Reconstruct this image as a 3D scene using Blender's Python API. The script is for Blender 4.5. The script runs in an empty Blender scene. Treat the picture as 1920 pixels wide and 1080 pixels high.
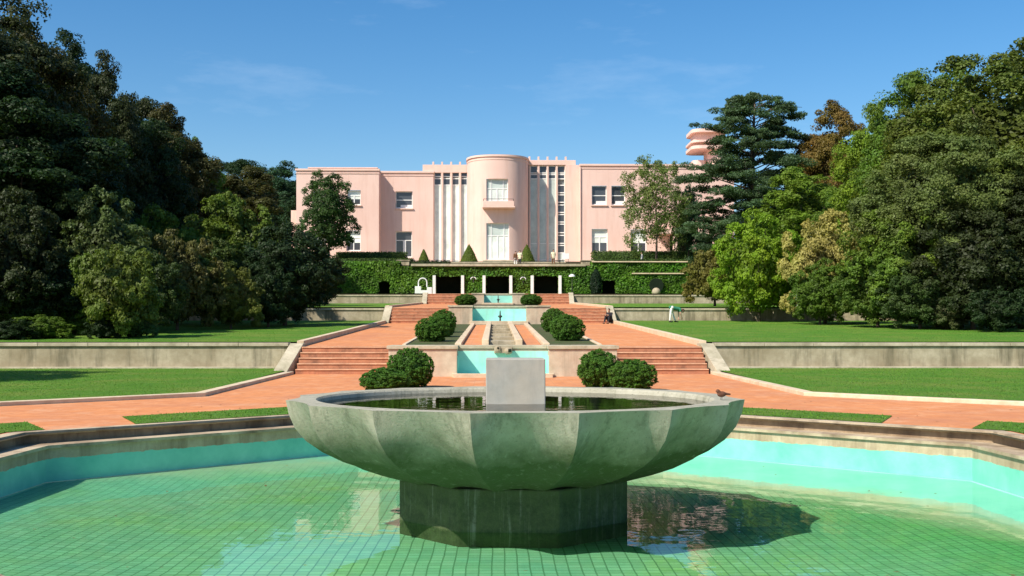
import bpy, bmesh, math, random
import numpy as np
from mathutils import Vector, Matrix
from mathutils.geometry import delaunay_2d_cdt

S = bpy.context.scene
COL = S.collection
R = math.radians

# ------------------------------------------------------------------ camera
F = 2110.0                       # focal length in 1920-wide pixels
cam_d = bpy.data.cameras.new('camera')
cam = bpy.data.objects.new('camera', cam_d); COL.objects.link(cam)
cam.location = (-0.263, 0.0, 1.65)
cam.rotation_euler = (R(90), 0, R(-0.85))
cam_d.sensor_width = 36.0
cam_d.lens = 36.0 * F / 1920.0
cam_d.shift_y = 80.0 / 1920.0
cam_d.clip_start = 0.1; cam_d.clip_end = 3000
S.camera = cam

# ------------------------------------------------------------------ sky, sun, exposure
SUN_AZ, SUN_EL = 49.0, 44.5      # azimuth: how far left of straight-behind the camera
W = bpy.data.worlds.new('World'); S.world = W; W.use_nodes = True
nt = W.node_tree; nt.nodes.clear()
out = nt.nodes.new('ShaderNodeOutputWorld'); bg = nt.nodes.new('ShaderNodeBackground')
sky = nt.nodes.new('ShaderNodeTexSky'); sky.sky_type = 'NISHITA'; sky.sun_disc = False
sky.sun_elevation = R(SUN_EL); sky.sun_rotation = R(180 + SUN_AZ)
sky.air_density = 1.0; sky.dust_density = 0.85; sky.ozone_density = 2.4
tc = nt.nodes.new('ShaderNodeTexCoord')
mp = nt.nodes.new('ShaderNodeMapping'); mp.inputs['Scale'].default_value = (1.6, 1.6, 6.5)
mp.inputs['Location'].default_value = (2.15, 1.9, 0.55)
nz = nt.nodes.new('ShaderNodeTexNoise'); nz.inputs['Scale'].default_value = 2.3
nz.inputs['Detail'].default_value = 7; nz.inputs['Roughness'].default_value = 0.62
rp = nt.nodes.new('ShaderNodeValToRGB')
rp.color_ramp.elements[0].position = 0.54; rp.color_ramp.elements[0].color = (0, 0, 0, 1)
rp.color_ramp.elements[1].position = 0.80; rp.color_ramp.elements[1].color = (0.20, 0.20, 0.20, 1)
hs = nt.nodes.new('ShaderNodeHueSaturation'); hs.inputs['Saturation'].default_value = 1.38
mx = nt.nodes.new('ShaderNodeMixRGB'); mx.inputs['Color2'].default_value = (6.6, 7.6, 8.8, 1)
L = nt.links.new
L(tc.outputs['Generated'], mp.inputs['Vector']); L(mp.outputs['Vector'], nz.inputs['Vector'])
L(nz.outputs['Fac'], rp.inputs['Fac']); L(rp.outputs['Color'], mx.inputs['Fac'])
L(sky.outputs['Color'], hs.inputs['Color']); L(hs.outputs['Color'], mx.inputs['Color1'])
L(mx.outputs['Color'], bg.inputs['Color']); bg.inputs['Strength'].default_value = 0.118
L(bg.outputs['Background'], out.inputs['Surface'])

sun_d = bpy.data.lights.new('sun', 'SUN'); sun = bpy.data.objects.new('sun', sun_d); COL.objects.link(sun)
sun_d.energy = 5.0; sun_d.angle = R(0.55); sun_d.color = (1.0, 0.93, 0.82)
sdir = Vector((-math.sin(R(SUN_AZ)) * math.cos(R(SUN_EL)), -math.cos(R(SUN_AZ)) * math.cos(R(SUN_EL)), math.sin(R(SUN_EL))))
sun.rotation_euler = sdir.to_track_quat('Z', 'Y').to_euler()
sun.location = (-40, -40, 60)

S.view_settings.view_transform = 'Standard'; S.view_settings.look = 'None'
S.view_settings.exposure = 0.34; S.view_settings.gamma = 1.0
try:
    S.cycles.transparent_max_bounces = 16
    S.cycles.max_bounces = 6
except Exception: pass

# pixel of the photograph -> metres, at a chosen distance (used only to take measurements)
def PX(u, y): return (u - 929.0) * y / F - 0.263
def PZ(v, y): return 1.65 + (620.0 - v) * y / F

# ------------------------------------------------------------------ materials
def mat(name):
    m = bpy.data.materials.new(name); m.use_nodes = True
    n = m.node_tree.nodes; n.clear()
    o = n.new('ShaderNodeOutputMaterial')
    return m, m.node_tree, n, m.node_tree.links.new, o

def nnoise(n, l, vec, scale, detail=5, rough=0.6):
    t = n.new('ShaderNodeTexNoise'); t.inputs['Scale'].default_value = scale
    t.inputs['Detail'].default_value = detail; t.inputs['Roughness'].default_value = rough
    l(vec, t.inputs['Vector']); return t.outputs['Fac']

def nramp(n, l, fac, stops):
    r = n.new('ShaderNodeValToRGB'); cr = r.color_ramp
    while len(cr.elements) < len(stops): cr.elements.new(0.5)
    for e, (p, c) in zip(cr.elements, stops):
        e.position = p; e.color = (c[0], c[1], c[2], 1) if not isinstance(c, float) else (c, c, c, 1)
    l(fac, r.inputs['Fac']); return r.outputs['Color']

def nmix(n, l, fac, a, b, mode='MIX'):
    m = n.new('ShaderNodeMixRGB'); m.blend_type = mode
    for s, v in (('Fac', fac), ('Color1', a), ('Color2', b)):
        if isinstance(v, (int, float)): m.inputs[s].default_value = v
        elif isinstance(v, tuple): m.inputs[s].default_value = (v[0], v[1], v[2], 1)
        else: l(v, m.inputs[s])
    return m.outputs['Color']

def nmath(n, l, op, a, b=None):
    m = n.new('ShaderNodeMath'); m.operation = op
    for i, v in enumerate((a, b)):
        if v is None: continue
        if isinstance(v, (int, float)): m.inputs[i].default_value = v
        else: l(v, m.inputs[i])
    return m.outputs[0]

def wpos(n, l, scale=(1, 1, 1), obj=False):
    m = n.new('ShaderNodeMapping'); m.inputs['Scale'].default_value = scale
    if obj:
        t = n.new('ShaderNodeTexCoord'); l(t.outputs['Object'], m.inputs['Vector'])
    else:
        g = n.new('ShaderNodeNewGeometry'); l(g.outputs['Position'], m.inputs['Vector'])
    return m.outputs['Vector']

def principled(n, l, o, color, rough=0.8, bump=None, bdist=0.01, bstr=0.5, spec=0.3, metal=0.0):
    p = n.new('ShaderNodeBsdfPrincipled')
    if isinstance(color, tuple): p.inputs['Base Color'].default_value = (*color, 1)
    else: l(color, p.inputs['Base Color'])
    if isinstance(rough, (int, float)): p.inputs['Roughness'].default_value = rough
    else: l(rough, p.inputs['Roughness'])
    p.inputs['Specular IOR Level'].default_value = spec
    p.inputs['Metallic'].default_value = metal
    if bump is not None:
        b = n.new('ShaderNodeBump'); b.inputs['Distance'].default_value = bdist; b.inputs['Strength'].default_value = bstr
        l(bump, b.inputs['Height']); l(b.outputs['Normal'], p.inputs['Normal'])
    l(p.outputs['BSDF'], o.inputs['Surface']); return p

def mat_noise(name, c1, c2, scale, rough=0.85, bump_scale=None, bdist=0.01, big=None, stain=None, spec=0.3, obj=False, stretch=None):
    """two-tone surface, optional large blotches and dark vertical weather streaks"""
    m, t, n, l, o = mat(name)
    v = wpos(n, l, obj=obj)
    f = nnoise(n, l, v, scale, 7, 0.65)
    c = nramp(n, l, f, [(0.32, c1), (0.68, c2)])
    if big:
        f2 = nnoise(n, l, v, big[0], 4, 0.6)
        k = nramp(n, l, f2, [(0.42, (0.0,)*3), (0.66, (1.0,)*3)])
        k = nmath(n, l, 'MULTIPLY', k, big[2])
        c = nmix(n, l, k, c, big[1])
    if stain:
        vs = wpos(n, l, stretch or (1.0, 1.0, 0.12), obj=obj)
        f3 = nnoise(n, l, vs, stain[0], 6, 0.65)
        k = nramp(n, l, f3, [(0.50, (0.0,)*3), (0.72, (1.0,)*3)])
        k = nmath(n, l, 'MULTIPLY', k, stain[2])
        c = nmix(n, l, k, c, stain[1])
    b = nnoise(n, l, v, bump_scale or scale * 4, 5, 0.7)
    principled(n, l, o, c, rough, b, bdist, 0.6, spec)
    return m

M = {}
M['stone'] = mat_noise('pale_stone', (0.35, 0.295, 0.195), (0.50, 0.43, 0.305), 4.5, bump_scale=22, bdist=0.012,
                       big=(0.6, (0.25, 0.20, 0.12), 0.8), stain=(2.3, (0.10, 0.09, 0.055), 0.85))
M['coping'] = mat_noise('coping_stone', (0.44, 0.385, 0.27), (0.58, 0.51, 0.37), 4.0, bump_scale=25, bdist=0.008,
                        big=(0.8, (0.30, 0.27, 0.17), 0.7), stain=(2.4, (0.17, 0.15, 0.09), 0.6), stretch=(1, 1, 1))
M['kerb'] = mat_noise('kerb_stone', (0.60, 0.46, 0.30), (0.74, 0.60, 0.42), 5.0, bump_scale=25, bdist=0.008,
                      big=(1.2, (0.42, 0.32, 0.2), 0.5))
M['pinkstone'] = mat_noise('rose_stained_stone', (0.46, 0.37, 0.26), (0.60, 0.51, 0.37), 3.2, bump_scale=20, bdist=0.012,
                           big=(0.9, (0.55, 0.36, 0.24), 0.5), stain=(1.8, (0.2, 0.17, 0.12), 0.6))
M['white'] = mat_noise('white_paint', (0.74, 0.74, 0.70), (0.82, 0.82, 0.79), 2.0, 0.55, bdist=0.002)
M['pale_pink'] = mat_noise('pale_pink_render', (0.74, 0.50, 0.41), (0.80, 0.57, 0.47), 1.4, 0.8, bdist=0.004)
M['dark'] = mat_noise('dark_and_painted_shade', (0.010, 0.018, 0.010), (0.02, 0.03, 0.018), 1.0, 0.95, spec=0.05)  # near-black: eyes, and the shade of openings and holes put into colour
M['metal'] = mat_noise('dark_metal', (0.03, 0.03, 0.03), (0.06, 0.055, 0.05), 8.0, 0.5, bdist=0.002)
M['bark'] = mat_noise('bark', (0.06, 0.045, 0.03), (0.13, 0.10, 0.07), 6.0, 0.9, bump_scale=14, bdist=0.04, obj=True)
M['aqua'] = mat_noise('aqua_paint', (0.30, 0.70, 0.58), (0.42, 0.82, 0.70), 1.3, 0.6, bdist=0.004,
                      big=(0.6, (0.26, 0.60, 0.48), 0.6), stain=(2.2, (0.30, 0.42, 0.28), 0.45))
M['bedsoil'] = mat_noise('bed_soil', (0.05, 0.06, 0.02), (0.12, 0.11, 0.05), 5.0, 0.95, bdist=0.04, big=(1.5, (0.04, 0.09, 0.015), 0.8))
M['soil'] = mat_noise('soil', (0.045, 0.035, 0.02), (0.09, 0.07, 0.04), 3.0, 0.95, bdist=0.03, big=(0.3, (0.03, 0.05, 0.015), 0.7))

# painted render of the house
m, t, n, l, o = mat('pink_render')
v = wpos(n, l)
f = nnoise(n, l, v, 0.35, 6, 0.6)
c = nramp(n, l, f, [(0.3, (0.74, 0.50, 0.415)), (0.7, (0.79, 0.56, 0.47))])
vs = wpos(n, l, (1.2, 1.2, 0.10)); f3 = nnoise(n, l, vs, 1.3, 6, 0.7)
k = nramp(n, l, f3, [(0.48, (0.0,)*3), (0.72, (0.7,)*3)])
c = nmix(n, l, k, c, (0.64, 0.40, 0.31))
principled(n, l, o, c, 0.85, nnoise(n, l, v, 14, 5, 0.7), 0.006, 0.6)
M['pink'] = m

# red paths: compacted ground tile, slightly mottled, with fine joints
m, t, n, l, o = mat('red_paving')
v = wpos(n, l)
f = nnoise(n, l, v, 2.6, 8, 0.75)
c = nramp(n, l, f, [(0.30, (0.50, 0.175, 0.058)), (0.5, (0.64, 0.245, 0.088)), (0.72, (0.71, 0.325, 0.14))])
f2 = nnoise(n, l, v, 0.35, 4, 0.6)
k = nramp(n, l, f2, [(0.45, (0.0,)*3), (0.7, (0.65,)*3)])
c = nmix(n, l, k, c, (0.47, 0.19, 0.10))
f7 = nnoise(n, l, v, 0.9, 8, 0.75)
k = nramp(n, l, f7, [(0.52, (0.0,)*3), (0.68, (0.6,)*3)])
c = nmix(n, l, k, c, (0.74, 0.45, 0.27))
f8 = nnoise(n, l, v, 5.5, 6, 0.8)
k = nramp(n, l, f8, [(0.62, (0.0,)*3), (0.72, (0.7,)*3)])
c = nmix(n, l, k, c, (0.30, 0.14, 0.08))
br = n.new('ShaderNodeTexBrick'); br.inputs['Scale'].default_value = 1.0
br.inputs['Brick Width'].default_value = 0.30; br.inputs['Row Height'].default_value = 0.30; br.offset = 0.0
br.inputs['Mortar Size'].default_value = 0.012
br.inputs['Color1'].default_value = (0, 0, 0, 1); br.inputs['Color2'].default_value = (0.2, 0.2, 0.2, 1); br.inputs['Mortar'].default_value = (1, 1, 1, 1)
l(v, br.inputs['Vector'])
k = nmath(n, l, 'MULTIPLY', br.outputs['Color'], 0.35)
c = nmix(n, l, k, c, (0.40, 0.20, 0.12))
principled(n, l, o, c, 0.9, nnoise(n, l, v, 30, 5, 0.7), 0.008, 0.6)
M['red'] = m

# red stair stone: darker, worn
M['poolstone'] = mat_noise('pool_rim_stone', (0.46, 0.36, 0.23), (0.64, 0.52, 0.36), 3.0, bump_scale=22, bdist=0.012,
                          big=(1.4, (0.22, 0.14, 0.08), 0.75), stain=(3.0, (0.13, 0.09, 0.055), 0.8), stretch=(1, 1, 1))
M['poolriser_shaded'] = mat_noise('shaded_pool_riser_stone', (0.24, 0.165, 0.10), (0.44, 0.33, 0.21), 3.0, bump_scale=22, bdist=0.012,
                          big=(1.4, (0.16, 0.10, 0.06), 0.7), stain=(4.0, (0.10, 0.07, 0.045), 0.8))  # darker than the rim: shade of unlit faces put into colour, plus stains
M['redstone'] = mat_noise('red_stair_stone', (0.34, 0.13, 0.07), (0.58, 0.25, 0.13), 3.0, bump_scale=18, bdist=0.01,
                          big=(0.9, (0.36, 0.17, 0.10), 0.6), stain=(2.5, (0.16, 0.08, 0.05), 0.75), stretch=(1, 1, .5))
M['rednose'] = mat_noise('red_stair_nosing', (0.58, 0.29, 0.16), (0.76, 0.46, 0.28), 5.0, bump_scale=18, bdist=0.012, big=(1.5, (0.42, 0.22, 0.13), 0.7))

# grass
def grass_mat(name, a, b, c3):
    m, t, n, l, o = mat(name)
    v = wpos(n, l)
    f = nnoise(n, l, v, 14.0, 8, 0.8)
    c = nramp(n, l, f, [(0.30, a), (0.70, b)])
    f2 = nnoise(n, l, v, 0.45, 6, 0.7)
    k = nramp(n, l, f2, [(0.44, (0.0,)*3), (0.66, (0.8,)*3)])
    c = nmix(n, l, k, c, c3)
    principled(n, l, o, c, 0.85, nnoise(n, l, v, 45, 4, 0.8), 0.05, 0.9, 0.2)
    return m
M['grass'] = grass_mat('grass', (0.070, 0.185, 0.014), (0.115, 0.265, 0.024), (0.19, 0.25, 0.04))

# leaves: colour comes from each object's own colour, with per-leaf tint
def leaf_mat(name, trans=0.24, gloss=0.22):
    m, t, n, l, o = mat(name)
    oi = n.new('ShaderNodeObjectInfo')
    at = n.new('ShaderNodeAttribute'); at.attribute_name = 'tint'
    v = wpos(n, l)
    hs = n.new('ShaderNodeHueSaturation')
    l(oi.outputs['Color'], hs.inputs['Color'])
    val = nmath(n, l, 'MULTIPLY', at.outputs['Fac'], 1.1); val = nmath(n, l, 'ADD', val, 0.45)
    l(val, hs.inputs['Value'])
    f = nnoise(n, l, v, 0.35, 4, 0.6)
    hue = nmath(n, l, 'MULTIPLY', f, 0.09); hue = nmath(n, l, 'ADD', hue, 0.452)
    l(hue, hs.inputs['Hue'])
    p = n.new('ShaderNodeBsdfPrincipled'); l(hs.outputs['Color'], p.inputs['Base Color'])
    p.inputs['Roughness'].default_value = 0.55; p.inputs['Specular IOR Level'].default_value = gloss
    tr = n.new('ShaderNodeBsdfTranslucent')
    tcol = nmix(n, l, 1.0, hs.outputs['Color'], (1.5, 1.6, 0.5), 'MULTIPLY'); l(tcol, tr.inputs['Color'])
    mx = n.new('ShaderNodeMixShader'); mx.inputs['Fac'].default_value = trans
    l(p.outputs['BSDF'], mx.inputs[1]); l(tr.outputs['BSDF'], mx.inputs[2]); l(mx.outputs['Shader'], o.inputs['Surface'])
    return m
M['leaf'] = leaf_mat('leaf')

# concrete of the great bowl: weathered, algae low down, its dark green deepened to carry shade
m, t, n, l, o = mat('weathered_concrete')
v = wpos(n, l)
f = nnoise(n, l, v, 3.0, 8, 0.7)
c = nramp(n, l, f, [(0.28, (0.33, 0.31, 0.225)), (0.72, (0.46, 0.435, 0.335))])
sx = n.new('ShaderNodeSeparateXYZ'); l(v, sx.inputs['Vector'])
h = nmath(n, l, 'MULTIPLY', sx.outputs['Z'], -0.95); h = nmath(n, l, 'ADD', h, 0.68)
wob = nmath(n, l, 'MULTIPLY', nnoise(n, l, v, 1.1, 7, 0.7), 0.9); wob = nmath(n, l, 'SUBTRACT', wob, 0.45)
h = nmath(n, l, 'ADD', h, wob)
k = nramp(n, l, h, [(0.14, (0.0,)*3), (0.58, (0.92,)*3)])
c = nmix(n, l, k, c, (0.046, 0.075, 0.015))
vs = wpos(n, l, (1, 1, 0.10)); f3 = nnoise(n, l, vs, 7.0, 7, 0.75)
k = nramp(n, l, f3, [(0.50, (0.0,)*3), (0.68, (0.60,)*3)])
c = nmix(n, l, k, c, (0.10, 0.115, 0.065))
f4 = nnoise(n, l, v, 30, 4, 0.7)
k = nramp(n, l, f4, [(0.60, (0.0,)*3), (0.68, (0.6,)*3)])
c = nmix(n, l, k, c, (0.13, 0.13, 0.09))
vr = wpos(n, l, (1, 1, 0.05)); f6 = nnoise(n, l, vr, 11.0, 5, 0.7)
k = nramp(n, l, f6, [(0.56, (0.0,)*3), (0.70, (0.32,)*3)])
c = nmix(n, l, k, c, (0.42, 0.41, 0.33))
f7 = nnoise(n, l, v, 6.0, 7, 0.8)
low = nramp(n, l, nmath(n, l, 'MULTIPLY', sx.outputs['Z'], -1.0), [(0.26, (0.0,)*3), (0.42, (1.0,)*3)])
k = nramp(n, l, f7, [(0.42, (0.0,)*3), (0.62, (0.85,)*3)])
k = nmath(n, l, 'MULTIPLY', k, low)
c = nmix(n, l, k, c, (0.035, 0.05, 0.018))
principled(n, l, o, c, 0.85, nnoise(n, l, v, 24, 6, 0.75), 0.015, 0.7)
M['bowl'] = m
M['block'] = mat_noise('grey_block_stone', (0.31, 0.31, 0.265), (0.41, 0.40, 0.345), 4.0, bump_scale=40, bdist=0.004,
                       big=(1.8, (0.44, 0.38, 0.29), 0.5), stain=(5.0, (0.27, 0.26, 0.23), 0.5))

# pool wall: stained concrete above, aqua paint below
m, t, n, l, o = mat('pool_wall')
v = wpos(n, l)
f = nnoise(n, l, v, 2.5, 7, 0.7)
c = nramp(n, l, f, [(0.3, (0.34, 0.25, 0.15)), (0.7, (0.54, 0.43, 0.29))])
vs = wpos(n, l, (1, 1, 0.12)); f3 = nnoise(n, l, vs, 2.2, 7, 0.7)
k = nramp(n, l, f3, [(0.48, (0.0,)*3), (0.68, (0.8,)*3)])
c = nmix(n, l, k, c, (0.20, 0.14, 0.08))
f5 = nnoise(n, l, v, 1.6, 5, 0.6)
ca = nramp(n, l, f5, [(0.3, (0.13, 0.50, 0.37)), (0.7, (0.24, 0.66, 0.50))])
sx = n.new('ShaderNodeSeparateXYZ'); l(v, sx.inputs['Vector'])
edge = nmath(n, l, 'MULTIPLY', nnoise(n, l, v, 3.5, 5, 0.7), 0.09)
zz = nmath(n, l, 'ADD', sx.outputs['Z'], edge)
k = nmath(n, l, 'LESS_THAN', zz, -0.345)
c = nmix(n, l, k, c, ca)
principled(n, l, o, c, 0.75, nnoise(n, l, v, 20, 5, 0.7), 0.008, 0.6)
M['poolwall'] = m

# pool floor: aqua paint by the walls, ochre silt, green square tiles in the middle
m, t, n, l, o = mat('pool_tiles')
v = wpos(n, l)
mpn = n.new('ShaderNodeMapping'); mpn.inputs['Location'].default_value = (0, -14.9, 0); l(v, mpn.inputs['Vector'])
sp = n.new('ShaderNodeSeparateXYZ'); l(mpn.outputs['Vector'], sp.inputs['Vector'])
ax = nmath(n, l, 'ABSOLUTE', sp.outputs['X']); ay = nmath(n, l, 'ABSOLUTE', sp.outputs['Y'])
dg = nmath(n, l, 'MULTIPLY', nmath(n, l, 'ADD', ax, ay), 0.7071)
rad = nmath(n, l, 'MAXIMUM', nmath(n, l, 'MAXIMUM', ax, ay), dg)
wob = nmath(n, l, 'MULTIPLY', nnoise(n, l, v, 0.55, 7, 0.65), 1.9); rad2 = nmath(n, l, 'ADD', rad, nmath(n, l, 'SUBTRACT', wob, 0.95))
sidew = nmath(n, l, 'MINIMUM', nmath(n, l, 'SUBTRACT', nmath(n, l, 'MULTIPLY', sp.outputs['X'], 0.30), 0.15), 0.35)
yw_ = nmath(n, l, 'MINIMUM', nmath(n, l, 'MULTIPLY', nmath(n, l, 'SUBTRACT', sp.outputs['Y'], 2.1), 0.30), 0.12)
rad2 = nmath(n, l, 'ADD', nmath(n, l, 'ADD', rad2, sidew), yw_)
br = n.new('ShaderNodeTexBrick'); br.offset = 0.0; br.inputs['Scale'].default_value = 1.0
br.inputs['Brick Width'].default_value = 0.14; br.inputs['Row Height'].default_value = 0.14
br.inputs['Mortar Size'].default_value = 0.010; br.inputs['Mortar Smooth'].default_value = 0.3
br.inputs['Color1'].default_value = (0, 0, 0, 1); br.inputs['Color2'].default_value = (0.35, 0.35, 0.35, 1); br.inputs['Mortar'].default_value = (1, 1, 1, 1)
vw = n.new('ShaderNodeVectorMath'); vw.operation = 'ADD'
nz2 = n.new('ShaderNodeTexNoise'); nz2.inputs['Scale'].default_value = 1.1; l(v, nz2.inputs['Vector'])
vsc = n.new('ShaderNodeVectorMath'); vsc.operation = 'SCALE'; vsc.inputs['Scale'].default_value = 0.035
l(nz2.outputs['Color'], vsc.inputs[0]); l(v, vw.inputs[0]); l(vsc.outputs[0], vw.inputs[1])
l(vw.outputs[0], br.inputs['Vector'])
f1 = nnoise(n, l, v, 0.45, 7, 0.65)
tile = nramp(n, l, f1, [(0.30, (0.22, 0.56, 0.36)), (0.5, (0.28, 0.62, 0.34)), (0.68, (0.32, 0.62, 0.20))])
f1b = nnoise(n, l, v, 3.2, 6, 0.7)
k = nramp(n, l, f1b, [(0.42, (0.0,)*3), (0.70, (0.45,)*3)])
tile = nmix(n, l, k, tile, (0.42, 0.66, 0.42))
rt = nramp(n, l, nmath(n, l, 'ADD', nmath(n, l, 'MULTIPLY', sp.outputs['X'], 0.08), nmath(n, l, 'MULTIPLY', nnoise(n, l, v, 0.6, 6, 0.7), 0.5)), [(0.46, (0.0,)*3), (0.72, (0.75,)*3)])
tile = nmix(n, l, rt, tile, (0.13, 0.52, 0.12))
tone = nmix(n, l, nmath(n, l, 'MULTIPLY', br.outputs['Color'], 0.72), tile, (0.045, 0.16, 0.06))
silt_f = nnoise(n, l, v, 2.0, 7, 0.7)
silt = nramp(n, l, silt_f, [(0.3, (0.46, 0.60, 0.36)), (0.7, (0.66, 0.64, 0.38))])
aq_f = nnoise(n, l, v, 1.1, 6, 0.6)
aq = nramp(n, l, aq_f, [(0.3, (0.24, 0.66, 0.49)), (0.7, (0.38, 0.78, 0.60))])
k1 = nramp(n, l, nmath(n, l, 'MULTIPLY', rad2, 0.1), [(0.49, (0.0,)*3), (0.57, (0.75,)*3)])
c = nmix(n, l, k1, tone, silt)
k2 = nramp(n, l, nmath(n, l, 'MULTIPLY', rad2, 0.1), [(0.58, (0.0,)*3), (0.64, (1.0,)*3)])
c = nmix(n, l, k2, c, aq)
f9 = nnoise(n, l, v, 9, 6, 0.8)
k = nramp(n, l, f9, [(0.62, (0.0,)*3), (0.70, (0.55,)*3)])
c = nmix(n, l, k, c, (0.12, 0.20, 0.07))
principled(n, l, o, c, 0.7, nnoise(n, l, v, 12, 5, 0.7), 0.006, 0.5)
M['poolfloor'] = m

def water_mat(name, tint, bump_d, scale, ior=1.33):
    m, t, n, l, o = mat(name)
    v = wpos(n, l, (1, 1, 1))
    b = n.new('ShaderNodeBump'); b.inputs['Distance'].default_value = bump_d; b.inputs['Strength'].default_value = 1.0
    l(nnoise(n, l, v, scale, 3, 0.5), b.inputs['Height'])
    fr = n.new('ShaderNodeFresnel'); fr.inputs['IOR'].default_value = ior; l(b.outputs['Normal'], fr.inputs['Normal'])
    tr = n.new('ShaderNodeBsdfTransparent'); tr.inputs['Color'].default_value = (*tint, 1)
    gl = n.new('ShaderNodeBsdfGlossy'); gl.inputs['Roughness'].default_value = 0.015; l(b.outputs['Normal'], gl.inputs['Normal'])
    mx = n.new('ShaderNodeMixShader'); l(fr.outputs['Fac'], mx.inputs['Fac'])
    l(tr.outputs['BSDF'], mx.inputs[1]); l(gl.outputs['BSDF'], mx.inputs[2]); l(mx.outputs['Shader'], o.inputs['Surface'])
    return m
M['water'] = water_mat('water', (0.86, 0.97, 0.92), 0.0035, 1.6)
M['bowlwater'] = water_mat('bowl_water', (0.80, 0.72, 0.36), 0.002, 3.0, 1.45)

def glass_mat(name, col, rough=0.08):
    m, t, n, l, o = mat(name)
    v = wpos(n, l)
    f = nnoise(n, l, v, 0.8, 3, 0.6)
    c = nramp(n, l, f, [(0.3, tuple(x * 0.8 for x in col)), (0.7, tuple(min(1, x * 1.2) for x in col))])
    principled(n, l, o, c, rough, None, spec=0.6)
    return m
M['glass'] = glass_mat('window_glass', (0.06, 0.065, 0.075))
M['paleglass'] = glass_mat('curtained_glass', (0.74, 0.80, 0.72), 0.3)
M['grey_shade_glass'] = glass_mat('grey_shade_curtained_glass', (0.50, 0.56, 0.51), 0.2)  # greyer copy of the pale glass; bay's shadow put into its colour
M['skin'] = mat_noise('skin', (0.50, 0.28, 0.19), (0.56, 0.33, 0.23), 9, 0.6, bdist=0.001)
def cloth(name, c): return mat_noise(name, tuple(x * 0.85 for x in c), tuple(min(1, x * 1.1) for x in c), 12, 0.9, bdist=0.004)
M['cream_cloth'] = cloth('cream_cloth', (0.75, 0.70, 0.48)); M['dark_cloth'] = cloth('dark_cloth', (0.02, 0.02, 0.025))
M['green_cloth'] = cloth('green_cloth', (0.04, 0.20, 0.12)); M['white_cloth'] = cloth('white_cloth', (0.8, 0.78, 0.72))
M['brown_cloth'] = cloth('brown_cloth', (0.20, 0.10, 0.05)); M['hair'] = cloth('hair', (0.04, 0.025, 0.015))
M['feather'] = cloth('feather', (0.16, 0.07, 0.04))

# ------------------------------------------------------------------ object helpers
def link(name, me, m=None, parent=None):
    o = bpy.data.objects.new(name, me); COL.objects.link(o)
    if m is not None and me is not None:
        me.materials.append(m)
    if parent is not None: o.parent = parent
    return o
def tag(o, label=None, cat=None, group=None, kind=None):
    if label: o['label'] = label
    if cat: o['category'] = cat
    if group: o['group'] = group
    if kind: o['kind'] = kind
    return o
def empty(name, loc, label, cat, group=None, rz=0.0):
    o = bpy.data.objects.new(name, None); COL.objects.link(o); o.location = loc; o.rotation_euler = (0, 0, rz)
    o.empty_display_size = 0.3
    return tag(o, label, cat, group)

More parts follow.
